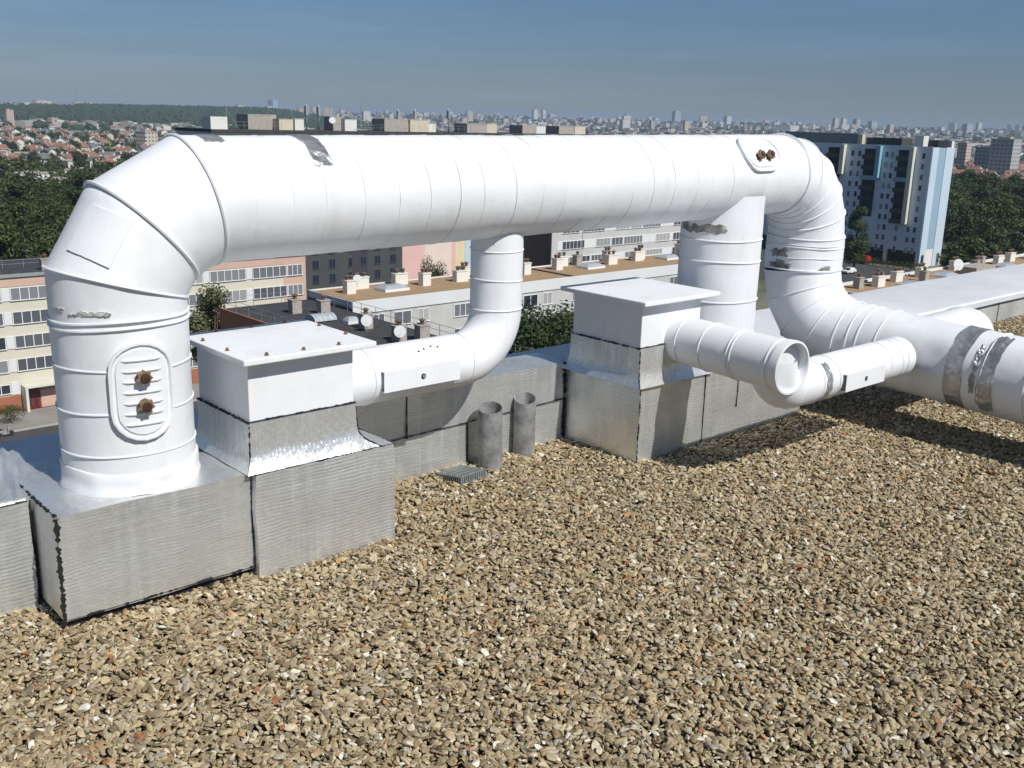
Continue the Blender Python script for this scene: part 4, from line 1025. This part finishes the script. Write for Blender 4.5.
for (y0, y1, nf, fin, fm, fnf) in ((126.2, 129.6, 7, 125.0, 'towercream', 7), (135.2, 139.0, 6.6, 134.0, 'turq', 3), (145.6, 149.6, 6, 144.3, 'towercream', 2.6), (158, 161.5, 7, 156.8, 'towercream', 5)):
    zb_ = tz - .6 - nf * fl
    bricks('balcony_recess', bt, M['navy'], (X0 - .06, X0, y0, y1, zb_, tz - .6))
    for k in range(int(nf)):
        z = tz - .6 - (k + 1) * fl
        bricks('balcony', bt, M[('balcony', 'darkwall', 'blue3', 'balcony', 'plum', 'balcony', 'darkwall')[k % 7]], (X0 - 1.3, X0 - .06, y0 + .05, y1 - .05, z, z + .14), (X0 - 1.3, X0 - 1.24, y0 + .05, y1 - .05, z + .14, z + 1.1))
    bricks('balcony_fin', bt, M[fm], (X0 - 1.4, X0, fin, fin + 1.15, tz - .6 - fnf * fl, tz + .2))
for k in range(10):
    z = tz - 1.9 - k * fl
    for y in (122.9, 131.2, 132.8, 140.4, 142.4, 152.4, 154.6): window(bt, 'W', y, X0, z, .95, 1.45, 1, frame='blue1')
    for y in (124.6, 127.8, 136.2):
        if k >= 7 or (y > 130 and k >= 7): window(bt, 'W', y, X0, z, .95, 1.45, 1, frame='blue1')
for x in (248.6, 257.0): bricks('end_door', bt, M['glass'], (x - .7, x + .7, Y0 - .29, Y0 - .25, GZ + .1, GZ + 3.2))

# ------------------------------------------------------------------ vehicles
def wheel(parent, x, y, z, r, w):
    mb = MB(); mb.lathe((x, y - w / 2, z), [(r * .55, 0), (r * .95, 0), (r, .04), (r, w - .04), (r * .95, w), (r * .55, w)], (0, 1, 0), 18); o = mb.build('wheel', M['tyre'], parent)
    mb = MB(); mb.lathe((x, y - w / 2 + .01, z), [(0, 0), (r * .56, 0), (r * .56, w - .02), (0, w - .02)], (0, 1, 0), 14); mb.build('rim', M['steel'], o)
def car(label, x, y, m, h=1.45, L=4.1):
    t = thing('parked_car', label, 'car', (x, y, GZ + .03), 'cars parked by the blue tower'); w = .85; z = GZ + .03
    prof = [(-L / 2, .35), (-L / 2, .72), (-L / 2 + .15, .82), (-L / 2 + 1.1, .92), (-L / 2 + 1.75, h), (L / 2 - 1.0, h), (L / 2 - .25, .95), (L / 2, .9), (L / 2, .35)]
    mb = MB(); n = len(prof); rows = ((-w, .0), (-w * .96, .02), (w * .96, .02), (w, .0)); vs = []
    for s, o in rows:
        for (px, pz) in prof: vs.append((x + px * (1 if abs(s) < w else .985), y + s * (1 if pz < 1 else .82), z + pz - (0 if abs(s) < w else .02)))
    fs = [tuple(range(n))[::-1], tuple(3 * n + i for i in range(n))] + [(j * n + i, j * n + (i + 1) % n, (j + 1) * n + (i + 1) % n, (j + 1) * n + i) for j in range(3) for i in range(n)]
    mb.add(vs, fs); mb.build('body', M[m], t)
    mb = MB()
    for s in (-1, 1): mb.add([(x - L / 2 + 1.3, y + s * w * .93, z + .95), (x + L / 2 - .5, y + s * w * .93, z + .95), (x + L / 2 - 1.1, y + s * w * .835, z + h - .08), (x - L / 2 + 1.8, y + s * w * .835, z + h - .08)], [(0, 1, 2, 3)])
    mb.add([(x - L / 2 + 1.06, y - .7, z + .96), (x - L / 2 + 1.06, y + .7, z + .96), (x - L / 2 + 1.68, y + .62, z + h - .06), (x - L / 2 + 1.68, y - .62, z + h - .06)], [(0, 1, 2, 3)])
    mb.build('glazing', M['carglass'], t)
    for dx in (-L / 2 + .8, L / 2 - .8):
        for s in (-1, 1): wheel(t, x + dx, y + s * (w - .08), z + .31, .31, .2)
car('red car parked under the front of the pale blue tower', 243.5, 133.5, 'carred', 1.9, 4.4)
car('white car parked below the tree left of the pale blue tower', 222, 125.6, 'carwhite')
bk = thing('motor_scooter', 'scooter parked on the street at the far left, partly out of frame', 'scooter', (27.6, 111.2, GZ + .03))
for x in (27.1, 28.35):
    mb = MB(); mb.lathe((x, 111.14, GZ + .32), [(.15, 0), (.27, 0), (.29, .03), (.29, .09), (.27, .12), (.15, .12)], (0, 1, 0), 18); w_ = mb.build('wheel', M['tyre'], bk)
    mb = MB(); mb.lathe((x, 111.16, GZ + .32), [(0, 0), (.16, 0), (.16, .08), (0, .08)], (0, 1, 0), 12); mb.build('rim', M['steel'], w_)
mb = MB(); mb.box(26.8, 27.6, 111.02, 111.38, GZ + .5, GZ + .78); mb.box(27.5, 28.0, 111.05, 111.35, GZ + .28, GZ + .38); mb.box(28.0, 28.12, 111.0, 111.4, GZ + .3, GZ + .95); mb.tube([(28.35, 111.2, GZ + .32), (28.08, 111.2, GZ + 1.1)], .04, 6); mb.tube([(28.08, 110.9, GZ + 1.1), (28.08, 111.5, GZ + 1.1)], .02, 5); mb.build('body', M['steel'], bk)
mb = MB(); mb.box(26.75, 27.55, 111.04, 111.36, GZ + .78, GZ + .88); mb.build('saddle', M['tyre'], bk)

# ------------------------------------------------------------------ trees
def leaf_cloud(mb, cent, n, spread, size, rr):
    for _ in range(n):
        d = Vector((rr.gauss(0, 1), rr.gauss(0, 1), rr.gauss(0, 1))); d.normalize()
        p = Vector(cent) + Vector((d.x * spread[0], d.y * spread[1], d.z * spread[2])) * (rr.random() ** .45)
        nr = (d + Vector((rr.gauss(0, .6), rr.gauss(0, .6), rr.gauss(0, .6) + .3))).normalized(); u = nr.orthogonal().normalized(); v = nr.cross(u)
        a = rr.random() * 6.28; u, v = u * math.cos(a) + v * math.sin(a), v * math.cos(a) - u * math.sin(a)
        s = size * rr.uniform(.6, 1.35)
        mb.add([p - u * s * .5, p + v * s * .32 + nr * s * .08, p + u * s * .5, p - v * s * .32 + nr * s * .08], [(0, 1, 2, 3)], 0)
def tree_meshes(seed, h, cr, leaf, nleaf, size, crown=.74, fat=1.):
    rr = random.Random(seed); mb = MB(); tb_ = MB()
    ch = h * crown; cz_ = h - ch / 2
    tb_.tube([(0, 0, -.3), (.1, 0, h * .25), (-.1, .1, h * .5), (0, 0, h * .82)], [.022 * h, .017 * h, .011 * h, .004 * h], 8)
    ncl = 26
    for k in range(ncl):
        d = Vector((rr.gauss(0, 1), rr.gauss(0, 1), rr.gauss(0, .9) + .12)).normalized(); q = rr.uniform(.45, .93)
        taper = 1 - .35 * max(0, d.z)
        c = Vector((d.x * cr * q * taper, d.y * cr * q * taper, cz_ + d.z * ch / 2 * q))
        s = cr * rr.uniform(.26, .46) * fat
        leaf_cloud(mb, c, int(nleaf / ncl * rr.uniform(.6, 1.4)), (s, s, s * .75), size, rr)
        if k % 2 == 0:
            z0 = h * rr.uniform(.28, .6); tb_.tube([(0, 0, z0), (c.x * .5, c.y * .5, (z0 + c.z) / 2 + .2), tuple(c)], [.008 * h, .005 * h, .002 * h], 5)
    cm = mb.build('crown', M[leaf]); tm = tb_.build('trunk', M['bark'])
    r = (cm.data, tm.data)
    for o in (cm, tm): bpy.data.objects.remove(o)
    return r
TP = {}
for i in range(5): TP['broad', i] = tree_meshes(40 + i, 14, 5.2, 'leaf', 4200, .62)
for i in range(2): TP['mid', i] = tree_meshes(60 + i, 12, 4.6, 'leaf2', 5200, .46)
TP['near', 0] = tree_meshes(81, 12, 4.6, 'leaf', 26000, .24); TP['near', 1] = tree_meshes(82, 12, 4.6, 'leaf', 26000, .24)
TP['olive', 0] = tree_meshes(70, 11, 2.3, 'leaf3', 15000, .20)
TP['poplar', 0] = tree_meshes(73, 14, 2.7, 'leaf2', 11000, .36, crown=.93, fat=1.6)
TP['shrub', 0] = tree_meshes(75, 2.2, 1.7, 'leaf2', 1500, .16)
def tree(kind, x, y, sc, rot, label, group=None, name='tree', z=None, sz=1., wide=1.):
    t = thing(name, label, 'tree' if name == 'tree' else 'shrub', (x, y, hgt(x, y) if z is None else z), group)
    c, k = TP[kind]
    for nm, me in (('crown', c), ('trunk', k)):
        o = bpy.data.objects.new(nm, me); COL.objects.link(o); o.parent = t
    t.scale = (sc * wide, sc * wide, sc * sz); t.rotation_euler = (0, 0, rot); return t
tree(('olive', 0), 45.7, 97.6, 1.58, .4, 'olive green tree standing between the left riser and the cream block')
tree(('near', 0), 60.3, 65.2, 1.48, 1., 'leafy green tree beside the farther vent box, below the tan roof'); tree(('near', 1), 67.5, 66.5, 1.42, 2., 'second leafy green tree, close left of the farther vent box'); tree(('near', 0), 63.5, 58.5, 1.36, 3., 'green tree half hidden behind the foil upstand')
tree(('near', 1), 77, 101, 1.40, .3, 'single bushy treetop showing above the tan roof, in front of the rose facade', wide=.36)
tree(('poplar', 0), 225.5, 126.4, 1.15, .3, 'slender green tree standing left of the pale blue tower', sz=1.05)
tree(('poplar', 0), 217, 132, .9, 2.3, 'smaller green tree behind the slender one by the pale blue tower')
for i, (x, y, s) in enumerate(((27.5, 115.3, 1.0), (29.6, 115.6, .9), (25.5, 115.2, 1.05))): tree(('shrub', 0), x, y, s, i * 1.7, 'low green shrub on the pavement before the cream block', 'shrubs before the cream block', 'shrub', GZ + .15)
t = thing('hedge', 'clipped dark green hedge along the foot of the pale blue tower', 'hedge', (241, 135, GZ)); mb = MB(); r_ = random.Random(3)
for i in range(44): leaf_cloud(mb, (240.8 + r_.uniform(-.6, .6), 117 + i * .95, GZ + 1.1), 110, (1.1, .9, 1.15), .3, r_)
mb.build('foliage', M['leaf'], t)
rr = random.Random(5); placed = []
def grove(n, az0, az1, d0, d1, label, group, smin=.8, smax=1.25, mind=6.):
    k = 0; tries = 0
    while k < n and tries < n * 40:
        tries += 1
        az = rr.uniform(az0, az1); D = math.sqrt(rr.uniform(d0 * d0, d1 * d1)); x, y = polar(az, D)
        if any((x - a) ** 2 + (y - b) ** 2 < mind * mind for a, b in placed): continue
        if (5 < x < 75 and 100 < y < 136) or (60 < x < 165 and 143 < y < 168) or (190 < x < 262 and 104 < y < 178): continue
        placed.append((x, y)); kind = ('broad', rr.randrange(5)) if rr.random() < .8 else ('mid', rr.randrange(2))
        tree(kind, x, y, rr.uniform(smin, smax), rr.random() * 6.28, label, group); k += 1
grove(98, -29, -18.5, 150, 335, 'dark green broadleaf tree in the dense grove behind the cream block', 'trees of the grove on the left', .85, 1.2, 6.5)
grove(12, -19, -13, 190, 330, 'dark green broadleaf tree in the dense grove behind the cream block', 'trees of the grove on the left', .85, 1.15, 6.5)
grove(72, 22.8, 29, 290, 560, 'dark green broadleaf tree in the dense park right of the pale blue tower', 'trees of the park on the right', .85, 1.3, 7.)
grove(24, 23.6, 29, 180, 290, 'dark green broadleaf tree in the dense park right of the pale blue tower', 'trees of the park on the right', .8, 1.15, 7.)
grove(8, 16, 22, 300, 420, 'dark tree standing behind the pale blue tower', 'trees behind the pale blue tower', .8, 1.1, 8.)

# ------------------------------------------------------------------ town beyond
def house_meshes(seed, tile, wall):
    r_ = random.Random(seed); w, d, h, g = r_.uniform(4.2, 6), r_.uniform(3.6, 4.6), r_.uniform(4.5, 6.5), r_.uniform(2., 3.2)
    mb = MB(); mb.box(-w, w, -d, d, -1, h, 0)
    mb.add([(-w, -d, h), (-w, d, h), (-w, 0, h + g - .1)], [(0, 1, 2)], 0); mb.add([(w, -d, h), (w, d, h), (w, 0, h + g - .1)], [(0, 1, 2)], 0)
    e = .5; mb.add([(-w - e, -d - e, h - .35), (w + e, -d - e, h - .35), (w + e, 0, h + g), (-w - e, 0, h + g), (-w - e, d + e, h - .35), (w + e, d + e, h - .35)], [(0, 1, 2, 3), (3, 2, 5, 4)], 1)
    mb.box(w * .4, w * .4 + .9, .3, 1.0, h + g * .3, h + g + 1.0, 0)
    for s in (-1, 1):
        for fx in (-.6, 0, .6):
            for z in (1.6, 4.0): mb.box(fx * w - .5, fx * w + .5, s * d - .03, s * d + .03, z - .6, z + .7, 2)
    o = mb.build('house', [M[wall], M[tile], M['glass']]); me = o.data; bpy.data.objects.remove(o); return me
HM = {}
for i, (t_, w_) in enumerate((('tile_red', 'h_cream'), ('tile_red', 'h_white'), ('tile_brown', 'h_cream'), ('tile_brown', 'h_white'), ('slate', 'h_white'), ('tile_red', 'h_cream'))): HM[i] = (house_meshes(200 + i, t_, w_), ('red', 'red', 'brown', 'brown', 'grey', 'red')[i])
def house(az, D, k, side):
    x, y, z = gpos(az, D); me, colr = HM[k]; o = bpy.data.objects.new('house', me); COL.objects.link(o); o.location = (x, y, z)
    o.rotation_euler = (0, 0, rr.choice((R_(20), R_(110), R_(65), R_(155))) + rr.gauss(0, .12)); s = rr.uniform(.85, 1.2); o.scale = (s, s, s)
    tag(o, 'distant %s roofed house in the rows of houses on the %s' % (colr, side), 'house', 'distant %s roofed houses on the %s' % (colr, side))
spots = []
def rows(n, az0, az1, d0, d1, side):
    k = 0; t = 0
    while k < n and t < n * 30:
        t += 1
        D = 1 / rr.uniform(1 / d1, 1 / d0); az = rr.uniform(az0, az1); x, y = polar(az, D)
        if any((x - a) ** 2 + (y - b) ** 2 < 13 ** 2 for a, b in spots): continue
        spots.append((x, y)); house(az, D, rr.choice((0, 1, 2, 3, 3, 4, 4, 5)), side); k += 1
rows(125, -28, -18.2, 640, 1900, 'left'); rows(60, 22.6, 28.5, 640, 1700, 'right')
for i in range(66):
    D = 1 / rr.uniform(1 / 1300, 1 / 560); az = rr.uniform(-28.5, -17.5) if i < 48 else rr.uniform(22.4, 28.8); x, y = polar(az, D)
    if any((x - a) ** 2 + (y - b) ** 2 < 81 for a, b in spots): continue
    side = 'left' if az < 0 else 'right'; tree(('broad', rr.randrange(5)), x, y, rr.uniform(.5, .85), rr.random() * 6.28, 'distant dark tree between the rows of houses on the %s' % side, 'trees between the distant houses on the %s' % side)
def block(az, D, w, d, h, m, label, rot=0., group=None, cat='building', base=0., name='apartment_block', top=True):
    x, y, z = gpos(az, D); mb = MB(); mb.box(-w / 2, w / 2, -d / 2, d / 2, -6, h, 0)
    if top: mb.box(-w * .28, w * .1, -d * .25, d * .3, h, h + max(1.2, h * .07), 1); mb.box(-w / 2 - .2, w / 2 + .2, -d / 2 - .2, d / 2 + .2, h, h + .5, 1)
    o = mb.build(name, [m, M['chimgrey']], None); o.location = (x, y, z + base); o.rotation_euler = (0, 0, rot)
    tag(o, label, cat, group); return o
W1, W2, W3, W4 = FARM
block(AZ(1), 1750, 11, 9, 26, W4, 'rose and cream tower block at the left picture edge', R_(10)); block(AZ(45), 1850, 13, 9, 13, W4, 'rose and cream block in the wooded slope on the left', R_(25))
block(AZ(14), 700, 22, 10, 6, M['h_white'], 'low white flat roofed building with vents, left of the long dark one', R_(-20)); block(AZ(38), 640, 28, 8, 5, M['darkwall'], 'long low dark grey flat roofed building behind the grove', R_(-17)); block(AZ(66), 630, 9, 9, 5, M['h_white'], 'white flat roofed annexe at the end of the long dark building', R_(-25))
block(AZ(5), 600, 10, 9, 4, M['h_white'], 'white low building at the left edge behind the grove', R_(-20)); block(AZ(46), 780, 16, 9, 6, M['offwhite'], 'low hall with bright white roof on the left', R_(-35)); block(AZ(57), 1450, 32, 10, 5, M['steel'], 'long low green grey shed among the houses on the left', R_(-15)); block(AZ(98), 820, 12, 9, 6, M['h_white'], 'low white workshop behind the orange roofed hall', R_(-15))
block(AZ(138), 880, 12, 12, 17, W2, 'small cream block just left of the duct elbow', R_(15)); block(AZ(216), 1350, 22, 16, 14, W1, 'white block on the left skyline above the trunk', R_(15))
for px, D, w, d, h, m, rot, lab in ((22, 520, 17, 8, 4.5, 'offwhite', -14, 'white flat roofed workshop just beyond the grove, left of the grey hall'), (47, 480, 12, 7, 4, 'greywall', -30, 'small grey flat roofed hall just beyond the grove'), (70, 540, 15, 8, 5, 'h_white', -22, 'white flat roofed workshop just beyond the grove, right of the grey hall'),
                               (84, 470, 10, 7, 4.5, 'h_cream', -10, 'small cream building among the trees beside the left elbow')):
    block(AZ(px), D, w, d, h, M[m], lab, R_(rot))
x, y, z = gpos(AZ(97), 640); mb = MB(); w, d, h, g = 6.5, 4, 3.5, 2
mb.box(-w, w, -d, d, -3, h, 0); mb.add([(-w - .6, -d - .6, h), (w + .6, -d - .6, h), (w + .6, d + .6, h), (-w - .6, d + .6, h), (-w + 4, 0, h + g), (w - 4, 0, h + g)], [(0, 1, 5, 4), (1, 2, 5), (2, 3, 4, 5), (3, 0, 4)], 1)
o = mb.build('hall', [M['h_white'], M['tile_red']]); o.location = (x, y, z); o.rotation_euler = (0, 0, R_(-28)); tag(o, 'hall with large orange tiled hipped roof behind the grove', 'building')
# blocks right of the blue tower
block(AZ(960), 1000, 10, 8, 24, W4, 'narrow rose block between the blue tower and the dark tower blocks', 0); block(AZ(983), 900, 9, 15, 22, W3, 'shorter grey tower block with white side, right of the blue tower', 0); block(AZ(1001), 870, 15, 17, 29, W3, 'tall dark grey tower block with white side face, at the right', 0)
block(AZ(996), 640, 24, 10, 5, M['h_white'], 'low white building at the edge of the park on the right', R_(10)); block(AZ(972), 2100, 80, 12, 12, W1, 'long white terrace on the right, above the dark tower blocks', R_(-25))
# specific skyline features
block(AZ(266), 5200, 34, 34, 62, M['blue3'], 'lone blue tower on the skyline above the left end of the trunk', R_(20), top=False)
for px, D, w, h, m, lab in ((528, 5200, 26, 52, W1, 'left one of a pair of pale towers on the skyline'), (536, 5250, 24, 50, W1, 'right one of a pair of pale towers on the skyline'), (618, 3300, 30, 36, W1, 'pale stepped tower block above the middle of the trunk'), (645, 3400, 18, 34, W3, 'slim grey tower block right of the pale stepped one'), (679, 3300, 16, 36, W2, 'slim cream tower block, third of three above the trunk'),
                            (669, 6000, 44, 62, W3, 'dark grey twin topped tower on the skyline'), (720, 5600, 40, 40, W1, 'pale tower on the skyline right of the dark grey one'), (780, 3600, 90, 26, W1, 'broad pale block on the skyline just left of the duct hatch'), (828, 5000, 26, 46, W2, 'first of four pale skyline towers above the blue tower'), (836, 5050, 24, 46, W1, 'second of four pale skyline towers above the blue tower'), (849, 5000, 34, 44, W3, 'third of four skyline towers above the blue tower, stepped'), (865, 4900, 38, 36, W3, 'fourth of four skyline towers above the blue tower, dark'),
                            (945, 4600, 42, 40, W3, 'dark tower with pale edge on the right skyline'), (960, 4500, 40, 38, W3, 'dark broad tower on the right skyline'), (1002, 4800, 26, 36, W3, 'left one of three grey towers at the right end of the skyline'), (1010, 4800, 30, 36, W3, 'middle one of three grey towers at the right end of the skyline'), (1018, 4850, 26, 34, W3, 'right one of three grey towers at the right end of the skyline')):
    block(AZ(px), D, w, w * .6, h, m, lab, rr.choice((0., R_(15), R_(-10))))
x, y, z = gpos(AZ(71), 3800); mb = MB(); H_ = 62
for s in range(3):
    a = s * 2.094; mb.tube([(2.2 * math.cos(a), 2.2 * math.sin(a), 0), (.5 * math.cos(a), .5 * math.sin(a), H_)], .5, 4)
for k in range(12):
    f = k / 12; q = 2.2 - 1.7 * f; mb.tube([(q * math.cos(2.094 * s), q * math.sin(2.094 * s), H_ * f) for s in range(3)], .25, 4, True)
o = mb.build('radio_mast', M['steel']); o.location = (x, y, z); tag(o, 'thin lattice radio mast on the left skyline', 'mast')
# unnamed blocks of the skyline
for i in range(150):
    az = rr.uniform(-17, 28) if i > 26 else rr.uniform(-28, -17); D = rr.uniform(3800, 6600) if az > -17 else rr.uniform(3000, 3800)
    far_left = az < -17
    w = rr.uniform(14, 44); h = rr.uniform(9, 26) if rr.random() < .8 else rr.uniform(24, 40)
    if far_left: h *= .55
    block(az, D, w, rr.uniform(12, 18), h, FARM[rr.choice((0, 0, 1, 1, 2, 3))], 'distant apartment block on the %s skyline' % ('left' if far_left else 'middle and right'), rr.uniform(-.6, .6), 'distant blocks on the %s skyline' % ('left' if far_left else 'middle and right'), top=rr.random() < .5)
# town and woods too far and many to count
mb = MB(); rr2 = random.Random(9)
def tbox(x, y, z, w, d, h, a):
    c, s = math.cos(a), math.sin(a); vs = [(x + X * c - Y * s, y + X * s + Y * c, z + Z) for Z in (-3, h) for Y in (-d, d) for X in (-w, w)]
    mb.add(vs, [(4, 5, 7, 6), (0, 1, 5, 4), (1, 3, 7, 5), (3, 2, 6, 7), (2, 0, 4, 6)])
for i in range(5200):
    az = rr2.uniform(-29, 29); D = 1 / rr2.uniform(1 / 7000, 1 / 1500); 
    if az < -10 and 1900 < D < 3300 and not (az < -23 and D > 2900): continue
    if az < -15 and D < 1750: continue
    x, y = polar(az, D); s = rr2.uniform(4, 9) * (1 + D / 9000); tbox(x, y, hgt(x, y), s, s * rr2.uniform(.5, .9), rr2.uniform(5, 10) * (1 + D / 12000), rr2.random() * 3)
struct(mb.build('distant_town', M['town']), 'stuff')
mb = MB(); bm = bmesh.new(); bmesh.ops.create_icosphere(bm, subdivisions=1, radius=1); iv = [v.co.copy() for v in bm.verts]; jf = [tuple(v.index for v in f.verts) for f in bm.faces]; bm.free()
def clump(x, y, z, s, h):
    k = rr2.random() * 90
    mb.add([(x + p.x * s * (1 + .5 * mnoise.noise(p * 1.6 + Vector((k, 0, 0)))), y + p.y * s * (1 + .5 * mnoise.noise(p * 1.6 + Vector((0, k, 0)))), z + h * .45 + p.z * h * .62 * (1 + .4 * mnoise.noise(p * 2 + Vector((0, 0, k))))) for p in iv], jf, 0, False)
for i in range(4200):
    az = rr2.uniform(-29, 29); D = 1 / rr2.uniform(1 / 6500, 1 / 620); x, y = polar(az, D)
    if D < 1700 and (az < -15 or az > 21): continue
    clump(x, y, hgt(x, y), rr2.uniform(4, 8) * (1 + D / 4000), rr2.uniform(8, 13))
for i in range(5200):
    az = rr2.uniform(-29, -8); D = rr2.uniform(1900, 3450); x, y = polar(az, D)
    if az < -23.2 and D > 2950: continue
    clump(x, y, hgt(x, y), rr2.uniform(5, 9), rr2.uniform(8, 14))
struct(mb.build('distant_woods', M['wood']), 'stuff')
mb = MB(); r_ = random.Random(21); k = 0
while k < 560:
    az = r_.uniform(-28.5, -17) if k < 430 else r_.uniform(22.4, 28.8); D = 1 / r_.uniform(1 / 1900, 1 / 600); x, y = polar(az, D)
    if any((x - a) ** 2 + (y - b) ** 2 < 64 for a, b in spots): continue
    if k % 4 == 0 and k < 430:
        az = r_.uniform(-28.5, -18.5); D = r_.uniform(345, 600); x, y = polar(az, D)
    s_ = r_.uniform(2.6, 4.6); h_ = r_.uniform(5, 8.5); z = hgt(x, y); k += 1
    for q in range(3): leaf_cloud(mb, (x + r_.gauss(0, 1.2), y + r_.gauss(0, 1.2), z + h_ * .55), 55, (s_, s_, h_ * .5), 1.7, r_)
struct(mb.build('garden_trees', M['leaf']), 'stuff')

# ------------------------------------------------------------------ haze, sky, sun, camera
hz = MB(); hz.box(-9500, 10600, -9500, 10600, GZ - 14, 78); ho = hz.build('haze', None or bpy.data.materials.new('haze_air')); ho['kind'] = 'stuff'
hm = ho.data.materials[0]; hm.use_nodes = True; nt = hm.node_tree; nt.nodes.clear()
out = nt.nodes.new('ShaderNodeOutputMaterial'); pv = nt.nodes.new('ShaderNodeVolumePrincipled'); pv.inputs['Color'].default_value = (.50, .68, .92, 1); pv.inputs['Density'].default_value = HAZE_D = 1.1e-4; pv.inputs['Anisotropy'].default_value = .0
nt.links.new(pv.outputs[0], out.inputs['Volume'])

EL = 47.; light_dir = Vector((-.05, math.cos(R_(EL)), -math.sin(R_(EL)))).normalized()
sun = bpy.data.lights.new('sun', 'SUN'); sun.energy = 4.2; sun.angle = R_(.53); sun.color = (1, .965, .90)
so = bpy.data.objects.new('sun', sun); COL.objects.link(so); so.rotation_euler = light_dir.to_track_quat('-Z', 'Y').to_euler(); so.location = (0, -5, 20)
wd = bpy.data.worlds.new('World'); S.world = wd; wd.use_nodes = True; nt = wd.node_tree; bg = nt.nodes['Background']
sky = nt.nodes.new('ShaderNodeTexSky'); sky.sky_type = 'NISHITA'; sky.sun_disc = False; sky.sun_elevation = R_(EL)
toS = -light_dir; sky.sun_rotation = math.atan2(toS.x, toS.y); sky.altitude = 100; sky.air_density = 1.0; sky.dust_density = .1; sky.ozone_density = 2.5
# grey-blue smog band low in the sky, faint cirrus streaks
tc = nt.nodes.new('ShaderNodeTexCoord'); sp = nt.nodes.new('ShaderNodeSeparateXYZ'); nt.links.new(tc.outputs['Generated'], sp.inputs[0])
band = ramp(nt, sp.outputs[2], [(0, (.47, .53, .70)), (.05, (.50, .59, .80)), (.12, (.56, .72, .90)), (.45, (1, 1, 1))])
cn = noise_(nt, 5, 6, .6, 'Generated', stretch=(1, 1, 14)); cr = ramp(nt, cn.outputs[0], [(.42, .97), (.72, 1.07)])
tint = mixc(nt, 1., band.outputs[0], cr.outputs[0], 'MULTIPLY')
nt.links.new(mixc(nt, 1., sky.outputs[0], tint, 'MULTIPLY'), bg.inputs[0]); bg.inputs[1].default_value = .055

cam = bpy.data.cameras.new('camera'); co = bpy.data.objects.new('camera', cam); COL.objects.link(co); S.camera = co
cam.sensor_width = 36; cam.lens = 1000 * 36 / 1024; cam.clip_start = .05; cam.clip_end = 40000
pitch = R_(14.8); tilt = R_(1.5); hd = R_(HEAD)
fwd = Vector((math.sin(hd) * math.cos(pitch), math.cos(hd) * math.cos(pitch), -math.sin(pitch))); r0 = Vector((math.cos(hd), -math.sin(hd), 0)); u0 = r0.cross(fwd)
Rv = r0 * math.cos(tilt) + u0 * math.sin(tilt); Uv = u0 * math.cos(tilt) - r0 * math.sin(tilt)
mw = Matrix((Rv, Uv, -fwd)).transposed().to_4x4(); mw.translation = (0, 0, 1.6); co.matrix_world = mw

S.view_settings.view_transform = 'Standard'; S.view_settings.look = 'None'; S.view_settings.exposure = .2; S.view_settings.gamma = 1; S.view_settings.use_curve_mapping = False
S.render.engine = 'CYCLES'; S.cycles.use_denoising = True; S.cycles.max_bounces = 6; S.cycles.diffuse_bounces = 3; S.cycles.glossy_bounces = 3; S.cycles.volume_bounces = 0; S.cycles.transparent_max_bounces = 8
S.cycles.use_adaptive_sampling = True; S.cycles.adaptive_threshold = .02; S.cycles.sample_clamp_indirect = 6
